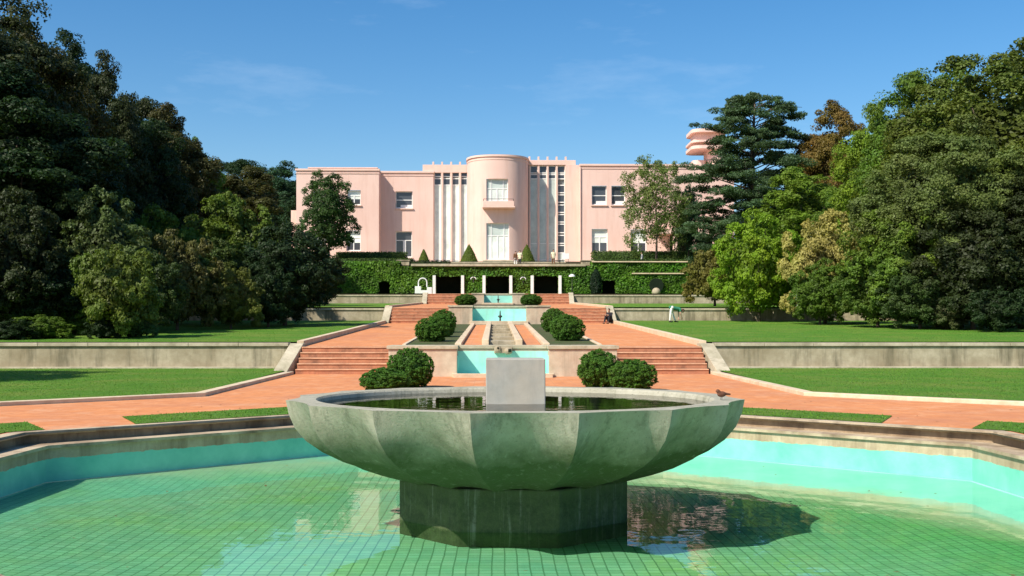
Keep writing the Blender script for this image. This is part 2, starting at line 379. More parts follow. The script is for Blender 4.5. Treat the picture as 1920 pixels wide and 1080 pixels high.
class MB:
    """collects plain shapes, then links them as one mesh object"""
    def __init__(s): s.v = []; s.f = []
    def add(s, vs, fs):
        b = len(s.v); s.v += [tuple(v) for v in vs]; s.f += [tuple(i + b for i in f) for f in fs]; return s
    def box(s, x0, x1, y0, y1, z0, z1):
        return s.add([(x0,y0,z0),(x1,y0,z0),(x1,y1,z0),(x0,y1,z0),(x0,y0,z1),(x1,y0,z1),(x1,y1,z1),(x0,y1,z1)],
                     [(0,3,2,1),(4,5,6,7),(0,1,5,4),(1,2,6,5),(2,3,7,6),(3,0,4,7)])
    def prism(s, poly, z0, z1):
        k = len(poly); f0 = z0 if callable(z0) else (lambda x, y: z0); f1 = z1 if callable(z1) else (lambda x, y: z1)
        vs = [(x, y, f0(x, y)) for x, y in poly] + [(x, y, f1(x, y)) for x, y in poly]
        fs = [tuple(range(k))[::-1], tuple(range(k, 2*k))] + [(i, (i+1) % k, k + (i+1) % k, k + i) for i in range(k)]
        return s.add(vs, fs)
    def tube(s, pts, rads, seg=8, cap=True):
        pts = [Vector(p) for p in pts]; rings = []
        for i, p in enumerate(pts):
            d = (pts[min(i+1, len(pts)-1)] - pts[max(i-1, 0)]).normalized()
            a = d.orthogonal().normalized() if abs(d.z) < 0.99 else Vector((1, 0, 0))
            if i and abs(a.dot(pa)) < 0.999: a = (pa - d * pa.dot(d)).normalized()
            pa = a; b = d.cross(a)
            rings.append([p + rads[i] * (math.cos(2*math.pi*k/seg) * a + math.sin(2*math.pi*k/seg) * b) for k in range(seg)])
        vs = [q for r_ in rings for q in r_]; fs = []
        for i in range(len(pts) - 1):
            for k in range(seg):
                fs.append((i*seg+k, i*seg+(k+1) % seg, (i+1)*seg+(k+1) % seg, (i+1)*seg+k))
        if cap: fs += [tuple(range(seg))[::-1], tuple((len(pts)-1)*seg + k for k in range(seg))]
        return s.add(vs, fs)
    def lathe(s, prof, c=(0, 0, 0), seg=24, cap=True):
        vs = []; fs = []
        for r_, z in prof:
            for k in range(seg):
                a = 2*math.pi*k/seg; vs.append((c[0]+r_*math.cos(a), c[1]+r_*math.sin(a), c[2]+z))
        for i in range(len(prof)-1):
            for k in range(seg): fs.append((i*seg+k, i*seg+(k+1) % seg, (i+1)*seg+(k+1) % seg, (i+1)*seg+k))
        if cap: fs += [tuple(range(seg))[::-1], tuple((len(prof)-1)*seg+k for k in range(seg))]
        return s.add(vs, fs)
    def ball(s, c, r, seg=12, rings=8):
        rx, ry, rz = r if isinstance(r, tuple) else (r, r, r); vs = []; fs = []
        vs.append((c[0], c[1], c[2]-rz))
        for i in range(1, rings):
            t_ = math.pi*i/rings - math.pi/2
            for k in range(seg):
                a = 2*math.pi*k/seg; vs.append((c[0]+rx*math.cos(t_)*math.cos(a), c[1]+ry*math.cos(t_)*math.sin(a), c[2]+rz*math.sin(t_)))
        vs.append((c[0], c[1], c[2]+rz)); top = len(vs)-1
        for k in range(seg):
            fs.append((0, 1+(k+1) % seg, 1+k)); fs.append((top, 1+(rings-2)*seg+k, 1+(rings-2)*seg+(k+1) % seg))
        for i in range(rings-2):
            for k in range(seg): fs.append((1+i*seg+k, 1+i*seg+(k+1) % seg, 1+(i+1)*seg+(k+1) % seg, 1+(i+1)*seg+k))
        return s.add(vs, fs)
    def build(s, name, m, parent=None, bevel=0.0, smooth=False, origin=None):
        me = bpy.data.meshes.new(name)
        vs = s.v
        if origin is not None: vs = [(a-origin[0], b-origin[1], c-origin[2]) for a, b, c in vs]
        me.from_pydata(vs, [], s.f); me.validate(); me.update()
        o = link(name, me, m, parent)
        if smooth:
            for p in me.polygons: p.use_smooth = True
        if origin is not None: o.location = origin
        if bevel > 0:
            md = o.modifiers.new('bevel', 'BEVEL'); md.width = bevel; md.segments = 2; md.limit_method = 'ANGLE'; md.angle_limit = R(40)
        return o

def sheet(name, outer, zf, m, holes=(), step=None, parent=None):
    """a triangulated ground sheet following the height function zf"""
    vs = [Vector(p) for p in outer]; ed = [(i, (i+1) % len(outer)) for i in range(len(outer))]
    for h in holes:
        b = len(vs); vs += [Vector(p) for p in h]; ed += [(b+i, b+(i+1) % len(h)) for i in range(len(h))]
    xs = [p[0] for p in outer]; ys = [p[1] for p in outer]
    if step:
        y = min(ys)
        while y < max(ys):
            x = min(xs)
            while x < max(xs):
                vs.append(Vector((x + 0.003, y + 0.003))); x += step[0]
            y += step[1]
    r_ = delaunay_2d_cdt(vs, ed, [], 1, 1e-4)
    me = bpy.data.meshes.new(name); V2 = r_[0]
    def inside(c, h):
        k = False
        for i in range(len(h)):
            a_, b_ = h[i], h[(i+1) % len(h)]
            if (a_[1] > c[1]) != (b_[1] > c[1]) and c[0] < (b_[0]-a_[0])*(c[1]-a_[1])/(b_[1]-a_[1]) + a_[0]: k = not k
        return k
    fs = []
    for f in r_[2]:
        c = (sum(V2[i].x for i in f)/len(f), sum(V2[i].y for i in f)/len(f))
        if inside(c, outer) and not any(inside(c, h) for h in holes): fs.append(tuple(f))
    me.from_pydata([(p.x, p.y, zf(p.x, p.y)) for p in V2], [], fs); me.validate(); me.update()
    for p in me.polygons: p.use_smooth = False
    if me.polygons and me.polygons[0].normal.z < 0: me.flip_normals()
    return link(name, me, m, parent)

def octa(a, cy=14.9, cx=0.0):
    r_ = a / math.cos(math.pi/8)
    return [(cx + r_*math.cos(math.pi/8 + k*math.pi/4), cy + r_*math.sin(math.pi/8 + k*math.pi/4)) for k in range(8)]

# ------------------------------------------------------------------ the terraces: ground height along the axis
Y1, Y2, Y3, Y4, Y5 = 42.1, 76.1, 105.6, 116.0, 122.0
def E(y):
    if y < 26: return 0.0
    if y < Y1: return (y-26)/(Y1-26)*0.10
    if y < Y2: return 1.05 + (y-Y1)/(Y2-Y1)*1.13
    if y < Y3: return 3.18 + (y-Y2)/(Y3-Y2)*0.97
    if y < Y4+.2: return 5.10
    if y < Y5: return 8.40
    return 9.15

# base ground: one stepped sheet to the horizon with the pool cut out
bands = [(-120, 26, 0, 0), (26, Y1, 0.0, 0.10), (Y1+.05, Y2, 1.05, 2.18), (Y2+.05, Y3, 3.18, 4.15), (Y3+.05, Y4+2.8, 5.10, 5.10), (Y4+2.85, Y5, 8.4, 8.4), (Y5+.05, 900, 9.15, 9.15)]
gv = []; gf = []
HOLE = octa(7.7)
OUT = [(500, -120), (500, 26), (-500, 26), (-500, -120)]
hp = HOLE            # eight hole corners, counter-clockwise from the right-hand side
gv += [(x, y, -.012) for x, y in HOLE] + [(500, 14.9, -.012), (500, 26, -.012), (0, 26, -.012), (-500, 26, -.012), (-500, 14.9, -.012), (-500, -120, -.012), (0, -120, -.012), (500, -120, -.012)]
gf += [(i, 8+i, 8+(i+1) % 8, (i+1) % 8) for i in range(8)]
prev = None
for (a, b, za, zb) in bands[1:]:
    i0 = len(gv); gv += [(-500, a, za-.012), (500, a, za-.012), (500, b, zb-.012), (-500, b, zb-.012)]; gf.append((i0, i0+1, i0+2, i0+3))
    if prev is not None: gf.append((prev[0], prev[1], i0+1, i0))
    prev = (i0+3, i0+2)
me = bpy.data.meshes.new('ground'); me.from_pydata(gv, [], gf); me.validate(); me.update()
bm = bmesh.new(); bm.from_mesh(me); bmesh.ops.recalc_face_normals(bm, faces=bm.faces[:]); bm.to_mesh(me); bm.free()
tag(link('ground', me, M['soil']), kind='structure')

# red path: octagonal walk round the pool plus the approach to the first stairs
def z0(x, y): return E(min(y, Y1-.001)) + 0.004
path_out = [(-7.45, 41.9), (-7.45, 28.05), (-14.6, 20.95), (-14.6, 8.85), (-8.6, -3), (8.6, -3), (14.6, 8.85), (14.6, 20.95), (7.45, 28.05), (7.45, 41.9)]
tag(sheet('path', path_out, z0, M['red'], holes=[octa(8.02)], step=(4.0, 3.0)), kind='structure')

# grass strips between the walk and the pool rim (gaps let the walk reach the rim)
def edge_pt(a, side, t_):   # a point on octagon of apothem a; side angle; t along the side in metres
    n_ = Vector((math.cos(side), math.sin(side))); tt = Vector((-n_.y, n_.x))
    p = n_*a + tt*t_; return (p.x, p.y + 14.9)
strips = []
def strip(side, t0, t1, a0=8.18, a1=9.95):
    pts = [edge_pt(a0, side, t0), edge_pt(a1, side, t0 + (0.35 if t1 > t0 else -.35)), edge_pt(a1, side, t1 - .35), edge_pt(a0, side, t1)]
    return pts
LAWN = []
A45, A135, A90 = math.pi/4, 3*math.pi/4, math.pi/2
# upper-left diagonal side: gap centred near x=-7.9
polyL = [edge_pt(8.15, A135, 1.15), edge_pt(9.95, A135, 0.5), edge_pt(9.95, A135, -4.1), edge_pt(9.95, A90, 4.1), edge_pt(9.95, A90, -4.1),
         edge_pt(9.95, A45, 4.1), edge_pt(9.95, A45, -0.5), edge_pt(8.15, A45, -1.15), edge_pt(8.15, A45, 3.38), edge_pt(8.15, A90, 0.0), edge_pt(8.15, A135, -3.38)]
polyL = [polyL[0], polyL[1], polyL[2], polyL[5], polyL[6], polyL[7], edge_pt(8.15, A45, 3.376), edge_pt(8.15, A135, -3.376)]
def zg(x, y): return E(min(y, Y1-.001)) + 0.016
for i, poly in enumerate([polyL,
        [edge_pt(8.15, A135, 2.75), edge_pt(9.95, A135, 2.3), edge_pt(9.95, A135, 4.12), edge_pt(9.95, math.pi, 2.5), edge_pt(8.15, math.pi, 2.5), edge_pt(8.15, A135, 3.376)],
        [edge_pt(8.15, A45, -2.75), edge_pt(9.95, A45, -2.3), edge_pt(9.95, A45, -4.12), edge_pt(9.95, 0, -2.5), edge_pt(8.15, 0, -2.5), edge_pt(8.15, A45, -3.376)]]):
    o = sheet('grass_strip', poly, zg, M['grass'], step=(1.5, 1.5)); tag(o, kind='structure'); LAWN.append((poly, zg, 0))

# lower lawns, upper lawns, third-level lawns
def zl1(x, y): return E(min(y, Y1-.001)) + 0.045 + max(0, y-28)/14*0.11
def zl2(x, y): return E(min(max(y, Y1), Y2-.001)) + 0.16
def zl3(x, y): return E(min(max(y, Y2), Y3-.001)) + 0.06
def zl4(x, y): return 5.16
for s in (-1, 1):
    p1 = [(s*7.75, 41.9), (s*7.75, 28.2), (s*14.75, 21.15), (s*14.75, 8.0), (s*70, 8.0), (s*70, 41.9)]
    tag(sheet('lawn', p1, zl1, M['grass'], step=(5, 4)), kind='structure'); LAWN.append((p1, zl1, 1))
    p2 = [(s*7.78, 42.6), (s*75, 42.6), (s*75, 75.8), (s*7.78, 75.8)]
    tag(sheet('lawn', p2, zl2, M['grass'], step=(8, 6)), kind='structure'); LAWN.append((p2, zl2, 2))
    p3 = [(s*7.78, 76.6), (s*75, 76.6), (s*75, 105.3), (s*7.78, 105.3)]
    tag(sheet('lawn', p3, zl3, M['grass'], step=(8, 6)), kind='structure')
    p4 = [(s*6.9, 106.1), (s*75, 106.1), (s*75, 115.9), (s*6.9, 115.9)]
    tag(sheet('lawn', p4, zl4, M['grass'], step=(8, 6)), kind='structure')

# ramped paths on the middle level and the one above it
def zp(x, y): return E(y) + 0.006
for s in (-1, 1):
    tag(sheet('path', [(s*3.75, Y1+.06), (s*7.5, Y1+.06), (s*7.5, Y2-.02), (s*3.75, Y2-.02)], zp, M['red'], step=(4, 6)), kind='structure')
    tag(sheet('path', [(s*0.78, Y1+.06), (s*1.52, Y1+.06), (s*1.52, 71), (s*0.78, 71)], zp, M['red'], step=(4, 6)), kind='structure')
    tag(sheet('path', [(s*3.4, Y2+.06), (s*7.5, Y2+.06), (s*7.0, Y3-.02), (s*3.4, Y3-.02)], zp, M['red'], step=(4, 6)), kind='structure')
    tag(sheet('planting_bed', [(s*1.8, Y1+.3), (s*3.6, Y1+.3), (s*3.6, 71), (s*1.8, 71)], lambda x, y: E(y)+.05, M['bedsoil'], step=(1, 3)), kind='structure')
tag(sheet('path', [(-6.6, Y3+.06), (6.6, Y3+.06), (6.6, Y4), (-6.6, Y4)], zp, M['red'], step=(4, 6)), kind='structure')
tag(sheet('terrace_paving', [(-30, Y5+.1), (32, Y5+.1), (32, 133), (-30, 133)], lambda x, y: 9.156, M['coping'], step=(8, 6)), kind='structure')
tag(sheet('terrace_paving', [(-11.2, Y4+.4), (9.5, Y4+.4), (9.5, Y5), (-11.2, Y5)], lambda x, y: 8.406, M['coping'], step=(8, 6)), kind='structure')

# kerbs along the paths
def kerb(name, line, w, h, zf, label, group, m='kerb', off=0.0):
    mb = MB(); P = [Vector(p) for p in line]; Q = []
    for i, p in enumerate(P):
        a = (P[i]-P[i-1]).normalized() if i else None; b = (P[i+1]-P[i]).normalized() if i < len(P)-1 else None
        if a is None: d = b; k = 1
        elif b is None: d = a; k = 1
        else: d = (a+b).normalized(); k = 1/max(.3, d.dot(b))
        nn = Vector((-d.y, d.x)); Q.append((p + nn*w/2*k, p - nn*w/2*k))
    pts = []; 
    for i in range(len(P)-1):
        n_ = max(1, int((P[i+1]-P[i]).length/2.5))
        for j in range(n_ + (1 if i == len(P)-2 else 0)):
            u = j/n_; pts.append((Q[i][0].lerp(Q[i+1][0], u), Q[i][1].lerp(Q[i+1][1], u)))
    vs = []
    for a, b in pts:
        z = zf((a.x+b.x)/2, (a.y+b.y)/2)
        vs += [(a.x, a.y, z-.1), (a.x, a.y, z+h), (b.x, b.y, z+h), (b.x, b.y, z-.1)]
    fs = []
    for i in range(len(pts)-1):
        b0 = i*4; b1 = b0+4
        for k in range(4): fs.append((b0+k, b0+(k+1) % 4, b1+(k+1) % 4, b1+k))
    fs += [(0, 1, 2, 3), tuple((len(pts)-1)*4+k for k in (3, 2, 1, 0))]
    mb.add(vs, fs); o = mb.build('kerb', M[m], bevel=0.015)
    bm = bmesh.new(); bm.from_mesh(o.data); bmesh.ops.recalc_face_normals(bm, faces=bm.faces[:]); bm.to_mesh(o.data); bm.free()
    return tag(o, label, 'kerb', group)
sn = {-1: 'left', 1: 'right'}
for s in (-1, 1):
    kerb('kerb', [(s*7.6, 40.3), (s*7.6, 28.12), (s*14.75, 21.05), (s*14.75, 8.0)], 0.28, 0.10, z0,
         'pale stone kerb bending between the red walk and the lower %s lawn' % sn[s], 'long kerbs of the walks')
    kerb('kerb', [(s*7.62, Y1+.5), (s*7.62, Y2-1.4)], 0.26, 0.20, zp, 'pale stone kerb edging the upper %s lawn along the red ramp' % sn[s], 'long kerbs of the walks')
    kerb('kerb', [(s*7.6, Y2+.4), (s*7.1, Y3-1.4)], 0.26, 0.16, zp, 'distant pale kerb on the %s of the topmost red ramp' % sn[s], 'long kerbs of the walks')
    kerb('kerb', [(s*3.68, Y1+.1), (s*3.68, 71)], 0.14, 0.09, zp, 'thin kerb between the round bushes and the wide %s ramp' % sn[s], 'thin kerbs of the beds')
    kerb('kerb', [(s*1.66, Y1+.1), (s*1.66, 71)], 0.24, 0.12, zp, 'kerb between the narrow red strip and the %s bush bed' % sn[s], 'thin kerbs of the beds')

# ------------------------------------------------------------------ retaining walls
def rwall(x0, x1, y, zb, zt, label, plinth=True, th=0.5, cop=0.13, m='stone'):
    o = empty('retaining_wall', ((x0+x1)/2, y, zb), label, 'wall', 'terrace retaining walls')
    org = o.location
    def loc(mb, nm, mm, bv=0.012): return mb.build(nm, M[mm], o, bevel=bv)
    def B(a, b, c, d, e, f): return (a-org[0], b-org[0], c-org[1], d-org[1], e-org[2], f-org[2])
    loc(MB().box(*B(x0, x1, y, y+th, zb-.4, zt-cop)), 'wall', m)
    # coping in slabs with thin joints
    mb = MB(); n_ = max(1, round((x1-x0)/1.9)); w = (x1-x0)/n_
    for i in range(n_): mb.box(*B(x0+i*w+.006, x0+(i+1)*w-.006, y-.07, y+th+.04, zt-cop+.002, zt))
    loc(mb, 'coping', 'coping')
    if plinth: loc(MB().box(*B(x0, x1, y-.22, y-.003, zb-.3, zb+.09)), 'plinth', 'coping')
    return o
for s in (-1, 1):
    xa, xb = sorted((s*7.95, s*45)); rwall(xa, xb, 42.0, 0.22, 1.20, 'long weathered stone wall with dark streaks at the back of the lower %s lawn' % sn[s])
    xa, xb = sorted((s*7.75, s*48)); rwall(xa, xb, 75.9, 2.33, 3.16, 'middle stone wall with pale coping behind the upper %s lawn' % sn[s], plinth=False)
    xa, xb = sorted((s*7.1, s*50)); rwall(xa, xb, 105.4, 4.2, 5.0, 'far low stone wall before the ivy on the %s side' % sn[s], plinth=False)

# ------------------------------------------------------------------ stairs with their cheek walls
def stairs(x0, x1, ya, yb, za, zb, n_, label, cheek_side, splay=0.0):
    o = empty('stone_stairs', ((x0+x1)/2, ya, za), label, 'stairs', 'red garden stairs')
    org = o.location
    st = MB(); no = MB(); d = (yb-ya)/n_; r_ = (zb-za)/n_
    for i in range(n_):
        y = ya+i*d; z = za+(i+1)*r_
        st.box(x0-org[0], x1-org[0], y-org[1], yb+.2-org[1], za+i*r_-.02*(i == 0)-org[2], z-.045-org[2])
        no.box(x0-org[0], x1-org[0], y-.03-org[1], y+d-.033-org[1] if i < n_-1 else yb+.15-org[1], z-.043-org[2], z-org[2])
    st.build('risers', M['redstone'], o); no.build('treads', M['rednose'], o, bevel=0.01)
    for s, w in cheek_side:
        xe = x1 if s > 0 else x0; xo = xe + s*w
        a, b = sorted((xe + s*0.003, xo))
        def ch(mb, a, b):
            k = splay*s
            vs = []
            for y, zt, kk in ((ya-.35, za+.10, k), (yb+.0, zb+.12, 0.0), (yb+.75, zb+.12, 0.0)):
                for x in (a, b):
                    vs.append((x+kk-org[0], y-org[1], za-.3-org[2])); vs.append((x+kk-org[0], y-org[1], zt-org[2]))
            fs = []
            for i in range(2):
                q = i*4; fs += [(q, q+4, q+5, q+1), (q+2, q+3, q+7, q+6), (q+1, q+5, q+7, q+3), (q, q+2, q+6, q+4)]
            fs += [(0, 1, 3, 2), (8, 10, 11, 9)]
            mb.add(vs, fs)
        mb = MB(); ch(mb, a, b); c_ = mb.build('cheek_wall', M['coping'], o, bevel=0.015)
        bm = bmesh.new(); bm.from_mesh(c_.data); bmesh.ops.recalc_face_normals(bm, faces=bm.faces[:]); bm.to_mesh(c_.data); bm.free()
    return o
for s in (-1, 1):
    xa, xb = sorted((s*3.95, s*7.4)); stairs(xa, xb, 40.3, 42.0, .08, 1.055, 5, 'nearest wide red stairs with worn treads on the %s' % sn[s], [(s, .5)], 0.25)
    xa, xb = sorted((s*3.4, s*7.2)); stairs(xa, xb, 74.7, 76.0, 2.13, 3.185, 5, 'middle red stairs up the %s ramp to the second wall' % sn[s], [(s, .5)], 0.1)
    xa, xb = sorted((s*2.5, s*6.6)); stairs(xa, xb, 104.3, 105.5, 4.1, 5.105, 4, 'farthest red stairs below the colonnade on the %s' % sn[s], [(s, .45)])

# ------------------------------------------------------------------ cascades on the axis: niche wall, aqua basin, water stairs
def cascade(y, za, zt, half, nh, depth, label, lip=0.5):
    o = empty('cascade_basin', (0, y, za), label, 'fountain', 'aqua cascade basins on the axis')
    def B(mb, a, b, c, d, e, f): return mb.box(a, b, c-y, d-y, e-za, f-za)
    wall = MB()
    for s in (-1, 1):
        xa, xb = sorted((s*nh, s*half)); B(wall, xa, xb, y, y+depth+1.2, za-.3, zt-.12)
    B(wall, -nh, nh, y+depth+.05, y+depth+1.2, za-.3, zt-.12)
    wall.build('wall', M['pinkstone'], o, bevel=.012)
    cp = MB()
    for s in (-1, 1):
        xa, xb = sorted((s*(nh-.04), s*(half+.06))); B(cp, xa, xb, y-.06, y+depth+1.25, zt-.118, zt)
    B(cp, -nh+.045, nh-.045, y+depth, y+depth+1.25, zt-.118, zt)
    cp.build('coping', M['coping'], o, bevel=.012)
    a = MB(); B(a, -nh+.002, nh-.002, y+depth, y+depth+.048, za, zt-.2)
    B(a, -nh+.002, -nh+.02, y+.1, y+depth-.002, za, zt-.35); B(a, nh-.02, nh-.002, y+.1, y+depth-.002, za, zt-.35)
    B(a, -nh+.03, nh-.03, y-lip, y+depth-.003, za-.06, za+.02)
    a.build('basin_lining', M['aqua'], o)
    lp = MB(); B(lp, -nh-.1, nh+.1, y-lip-.25, y-lip-.002, za-.1, za+.14)
    for s in (-1, 1):
        xa, xb = sorted((s*(nh-.02), s*(nh+.16))); B(lp, xa, xb, y-lip, y-.002, za-.1, za+.14)
    lp.build('basin_lip', M['kerb'], o, bevel=.015)
    return o, B
c1, B1 = cascade(38.4, .07, 1.14, 3.9, 1.57, .8, 'nearest aqua niche basin in the pale wall behind the great bowl')
# its spout: a carved stone mask with mouth and eye holes as dark spots, shade put into colour
sp = MB(); sp.box(-.30, .32, .42, .80, .80, 1.02); sp.ball((-.17, .45, .93), (.13, .12, .14)); sp.ball((.18, .44, .88), (.15, .13, .13))
spo = sp.build('spout', M['stone'], c1, bevel=.02)
MB().ball((-.17, .335, .98), (.035, .02, .04)).build('spout_shade_spot', M['dark'], spo); MB().box(.18, .29, .29, .34, .84, .95).build('spout_shade_spot', M['dark'], spo)
c2, B2 = cascade(73.2, 2.13, 3.3, 3.3, 1.75, 1.4, 'middle aqua basin at the top of the little water stairs', lip=1.0)
c3, B3 = cascade(103.3, 4.05, 5.1, 2.4, 1.3, 1.2, 'farthest small aqua basin just below the colonnade')
def jet_fountain(x, y, z, label):
    o = empty('jet_nozzle', (x, y, z), label, 'fountain nozzle', 'nozzles of the cascade')
    MB().lathe([(.16, 0), (.17, .06), (.07, .10), (.05, .32), (.12, .38), (.15, .44), (.05, .50), (.03, .78), (.0, .8)], seg=14).build('nozzle', M['metal'], o, smooth=True)
    return o
jet_fountain(0.05, 72.55, 2.15, 'dark slender nozzle standing in the middle aqua basin')
jet_fountain(0.0, 102.95, 4.07, 'tiny dark nozzle standing in the farthest aqua basin')

ws = empty('water_stairs', (0, 43, E(43)), 'narrow stone water stairs between two red strips', 'water stairs')
st = MB(); n_ = 7; ya, yb = 43.3, 70.0
for i in range(n_):
    y = ya + (yb-ya)*i/n_; z = E(y) + 0.17
    y1_ = ya+(yb-ya)*(i+1)/n_
    vs = [(-.5, y, E(y)-.25), (.5, y, E(y)-.25), (.5, y1_, E(y)-.25), (-.5, y1_, E(y)-.25), (-.5, y, z), (.5, y, z), (.5, y1_, z), (-.5, y1_, z)]
    st.add([(a, b-43, c-E(43)) for a, b, c in vs], [(0,3,2,1),(4,5,6,7),(0,1,5,4),(1,2,6,5),(2,3,7,6),(3,0,4,7)])
st.build('step', M['stone'], ws, bevel=.02)
for s in (-1, 1):
    mb = MB(); xa, xb = sorted((s*.505, s*.77))
    vs = [(x, y-43, E(y)-E(43)+dz) for y in (42.6, 70.6) for x in (xa, xb) for dz in (-.2, .26)]
    mb.add(vs, [(0,1,3,2),(4,6,7,5),(0,4,5,1),(2,3,7,6),(1,5,7,3),(0,2,6,4)])
    mb.build('side_kerb', M['kerb'], ws, bevel=.02)
# pale slab on top of the first cascade wall
tag(sheet('paving', [(-3.9, 40.5), (3.9, 40.5), (3.9, Y1+.5), (-3.9, Y1+.5)], lambda x, y: 1.075, M['coping']), kind='structure')

# ------------------------------------------------------------------ the pool
PA = 7.4
pool = empty('ornamental_pool', (0, 14.9, 0), 'wide octagonal pool with stained rim and green tiled floor under shallow water', 'pool')
def ring(name, a0, z0_, a1, z1_, m, mb=None):
    """band between octagon a0 at z0 and octagon a1 at z1"""
    p0 = octa(a0, 0); p1 = octa(a1, 0); mb = mb or MB()
    mb.add([(x, y, z0_) for x, y in p0] + [(x, y, z1_) for x, y in p1], [(i, (i+1) % 8, 8+(i+1) % 8, 8+i) for i in range(8)])
    return mb
mb = ring('', PA+.62, .02, PA+.62, -.3, None); ring('', PA+.40, .02, PA+.62, .02, None, mb); ring('', PA+.40, -.04, PA+.40, .02, None, mb); ring('', PA+.40, -.04, PA+.43, -.04, None, mb)
mb.build('outer_step', M['poolstone'], pool)
ring('', PA+.43, -.171, PA+.43, -.041, None).build('riser', M['poolriser_shaded'], pool)
mb = ring('', PA-.05, -.17, PA+.429, -.17, None); ring('', PA-.05, -.22, PA-.05, -.17, None, mb); ring('', PA, -.22, PA-.05, -.22, None, mb)
mb.build('inner_coping', M['poolstone'], pool)
ring('', PA, -.76, PA, -.221, None).build('wall_lining', M['poolwall'], pool)
mb = ring('', 4.6, -.945, PA, -.762, None)
mb.add([(x, y, -.945) for x, y in octa(4.6, 0)], [tuple(range(8))]); mb.build('tiled_floor', M['poolfloor'], pool)
for ch in pool.children:
    bm = bmesh.new(); bm.from_mesh(ch.data); bmesh.ops.remove_doubles(bm, verts=bm.verts[:], dist=1e-4)
    bmesh.ops.recalc_face_normals(bm, faces=bm.faces[:]); bm.to_mesh(ch.data); bm.free()
wt = sheet('water', octa(PA+.01), lambda x, y: -0.766, M['water']); tag(wt, kind='structure')

# ------------------------------------------------------------------ the great fluted bowl
bowl = empty('fountain_bowl', (0, 14.9, -.95), 'huge fluted concrete bowl on a round pedestal standing in the pool', 'fountain')
NF, SUB = 16, 14
prof = [(0.77, 2.98), (0.60, 2.945), (0.42, 2.87), (0.25, 2.73), (0.10, 2.52), (-0.03, 2.26), (-0.13, 1.98), (-0.20, 1.74), (-0.26, 1.53), (-0.30, 1.42)]
off = R(1.0)
def flute(th, depth):
    k = 2*math.pi/NF; a = ((th - off + math.pi/2 - k/2) % k)/k*2-1      # -1..1 inside one flute
    return (1 - depth*(1-a*a))
vs = []; fs = []; nth = NF*SUB
mb = MB()
for (z, r_) in prof:
    dep = 0.045 + 0.05*min(1, (0.77-z)/0.35)
    for i in range(nth):
        th = 2*math.pi*i/nth + off; rr = r_*flute(th, dep); vs.append((rr*math.cos(th), rr*math.sin(th), z+.95))
inner = [(0.77, 2.60), (0.745, 2.575), (0.5, 2.50), (0.25, 2.2), (0.05, 1.5), (0.0, 0.01)]
for (z, r_) in inner:
    for i in range(nth):
        th = 2*math.pi*i/nth + off; vs.append((r_*math.cos(th), r_*math.sin(th), z+.95))
rows = len(prof); 
for j in range(rows-1):
    for i in range(nth): fs.append((j*nth+i, j*nth+(i+1) % nth, (j+1)*nth+(i+1) % nth, (j+1)*nth+i))
for i in range(nth): fs.append((i, rows*nth+i, rows*nth+(i+1) % nth, (i+1) % nth))
for j in range(len(inner)-1):
    b0 = (rows+j)*nth; b1 = b0+nth
    for i in range(nth): fs.append((b0+i, b1+i, b1+(i+1) % nth, b0+(i+1) % nth))
fs.append(tuple((rows-1)*nth+i for i in range(nth)))
mb.add(vs, fs); bo = mb.build('basin', M['bowl'], bowl)
bm = bmesh.new(); bm.from_mesh(bo.data); bmesh.ops.recalc_face_normals(bm, faces=bm.faces[:])
for f_ in bm.faces: f_.smooth = True
for e in bm.edges:
    if len(e.link_faces) == 2 and e.calc_face_angle(0) > R(16): e.smooth = False
bm.to_mesh(bo.data); bm.free()
pm = MB(); pv = [(math.cos(R(-71.4 + 45*k)), math.sin(R(-71.4 + 45*k))) for k in range(8)]
pm.prism([(1.57*a, 1.57*b) for a, b in pv], -.02, .70)
pm.build('pedestal', M['bowl'], bowl, bevel=.02)
MB().box(-.385, .385, -.36, .40, 1.35, 2.235).build('centre_block', M['block'], bowl, bevel=.012)
bw = MB().lathe([(2.585, .70), (2.58, .70)], (0, 14.9, 0), 64, cap=False)
bw = sheet('water', [(2.58*math.cos(2*math.pi*k/64), 14.9+2.58*math.sin(2*math.pi*k/64)) for k in range(64)], lambda x, y: .70, M['bowlwater'])
tag(bw, kind='structure')

# small brown bird on the rim
bx, by = 2.60, 14.2
bird = empty('bird', (bx, by, .772), 'small brown bird perched on the right rim of the great bowl', 'bird', rz=R(200))
mb = MB(); mb.ball((0, 0, .075), (.065, .035, .038)); mb.ball((.055, 0, .115), (.027, .024, .025))
mb.tube([(.03, 0, .09), (.05, 0, .11)], [.03, .024]); mb.tube([(.078, 0, .115), (.098, 0, .112)], [.006, .001], 6)
mb.tube([(-.05, 0, .08), (-.13, 0, .07)], [.02, .012], 6)
b_ = mb.build('body', M['feather'], bird); md = b_.modifiers.new('r', 'REMESH'); md.mode = 'VOXEL'; md.voxel_size = .006
for s in (-1, 1):
    MB().tube([(0, s*.012, .045), (.004, s*.014, .0)], [.003, .003], 6).build('leg', M['metal'], bird)

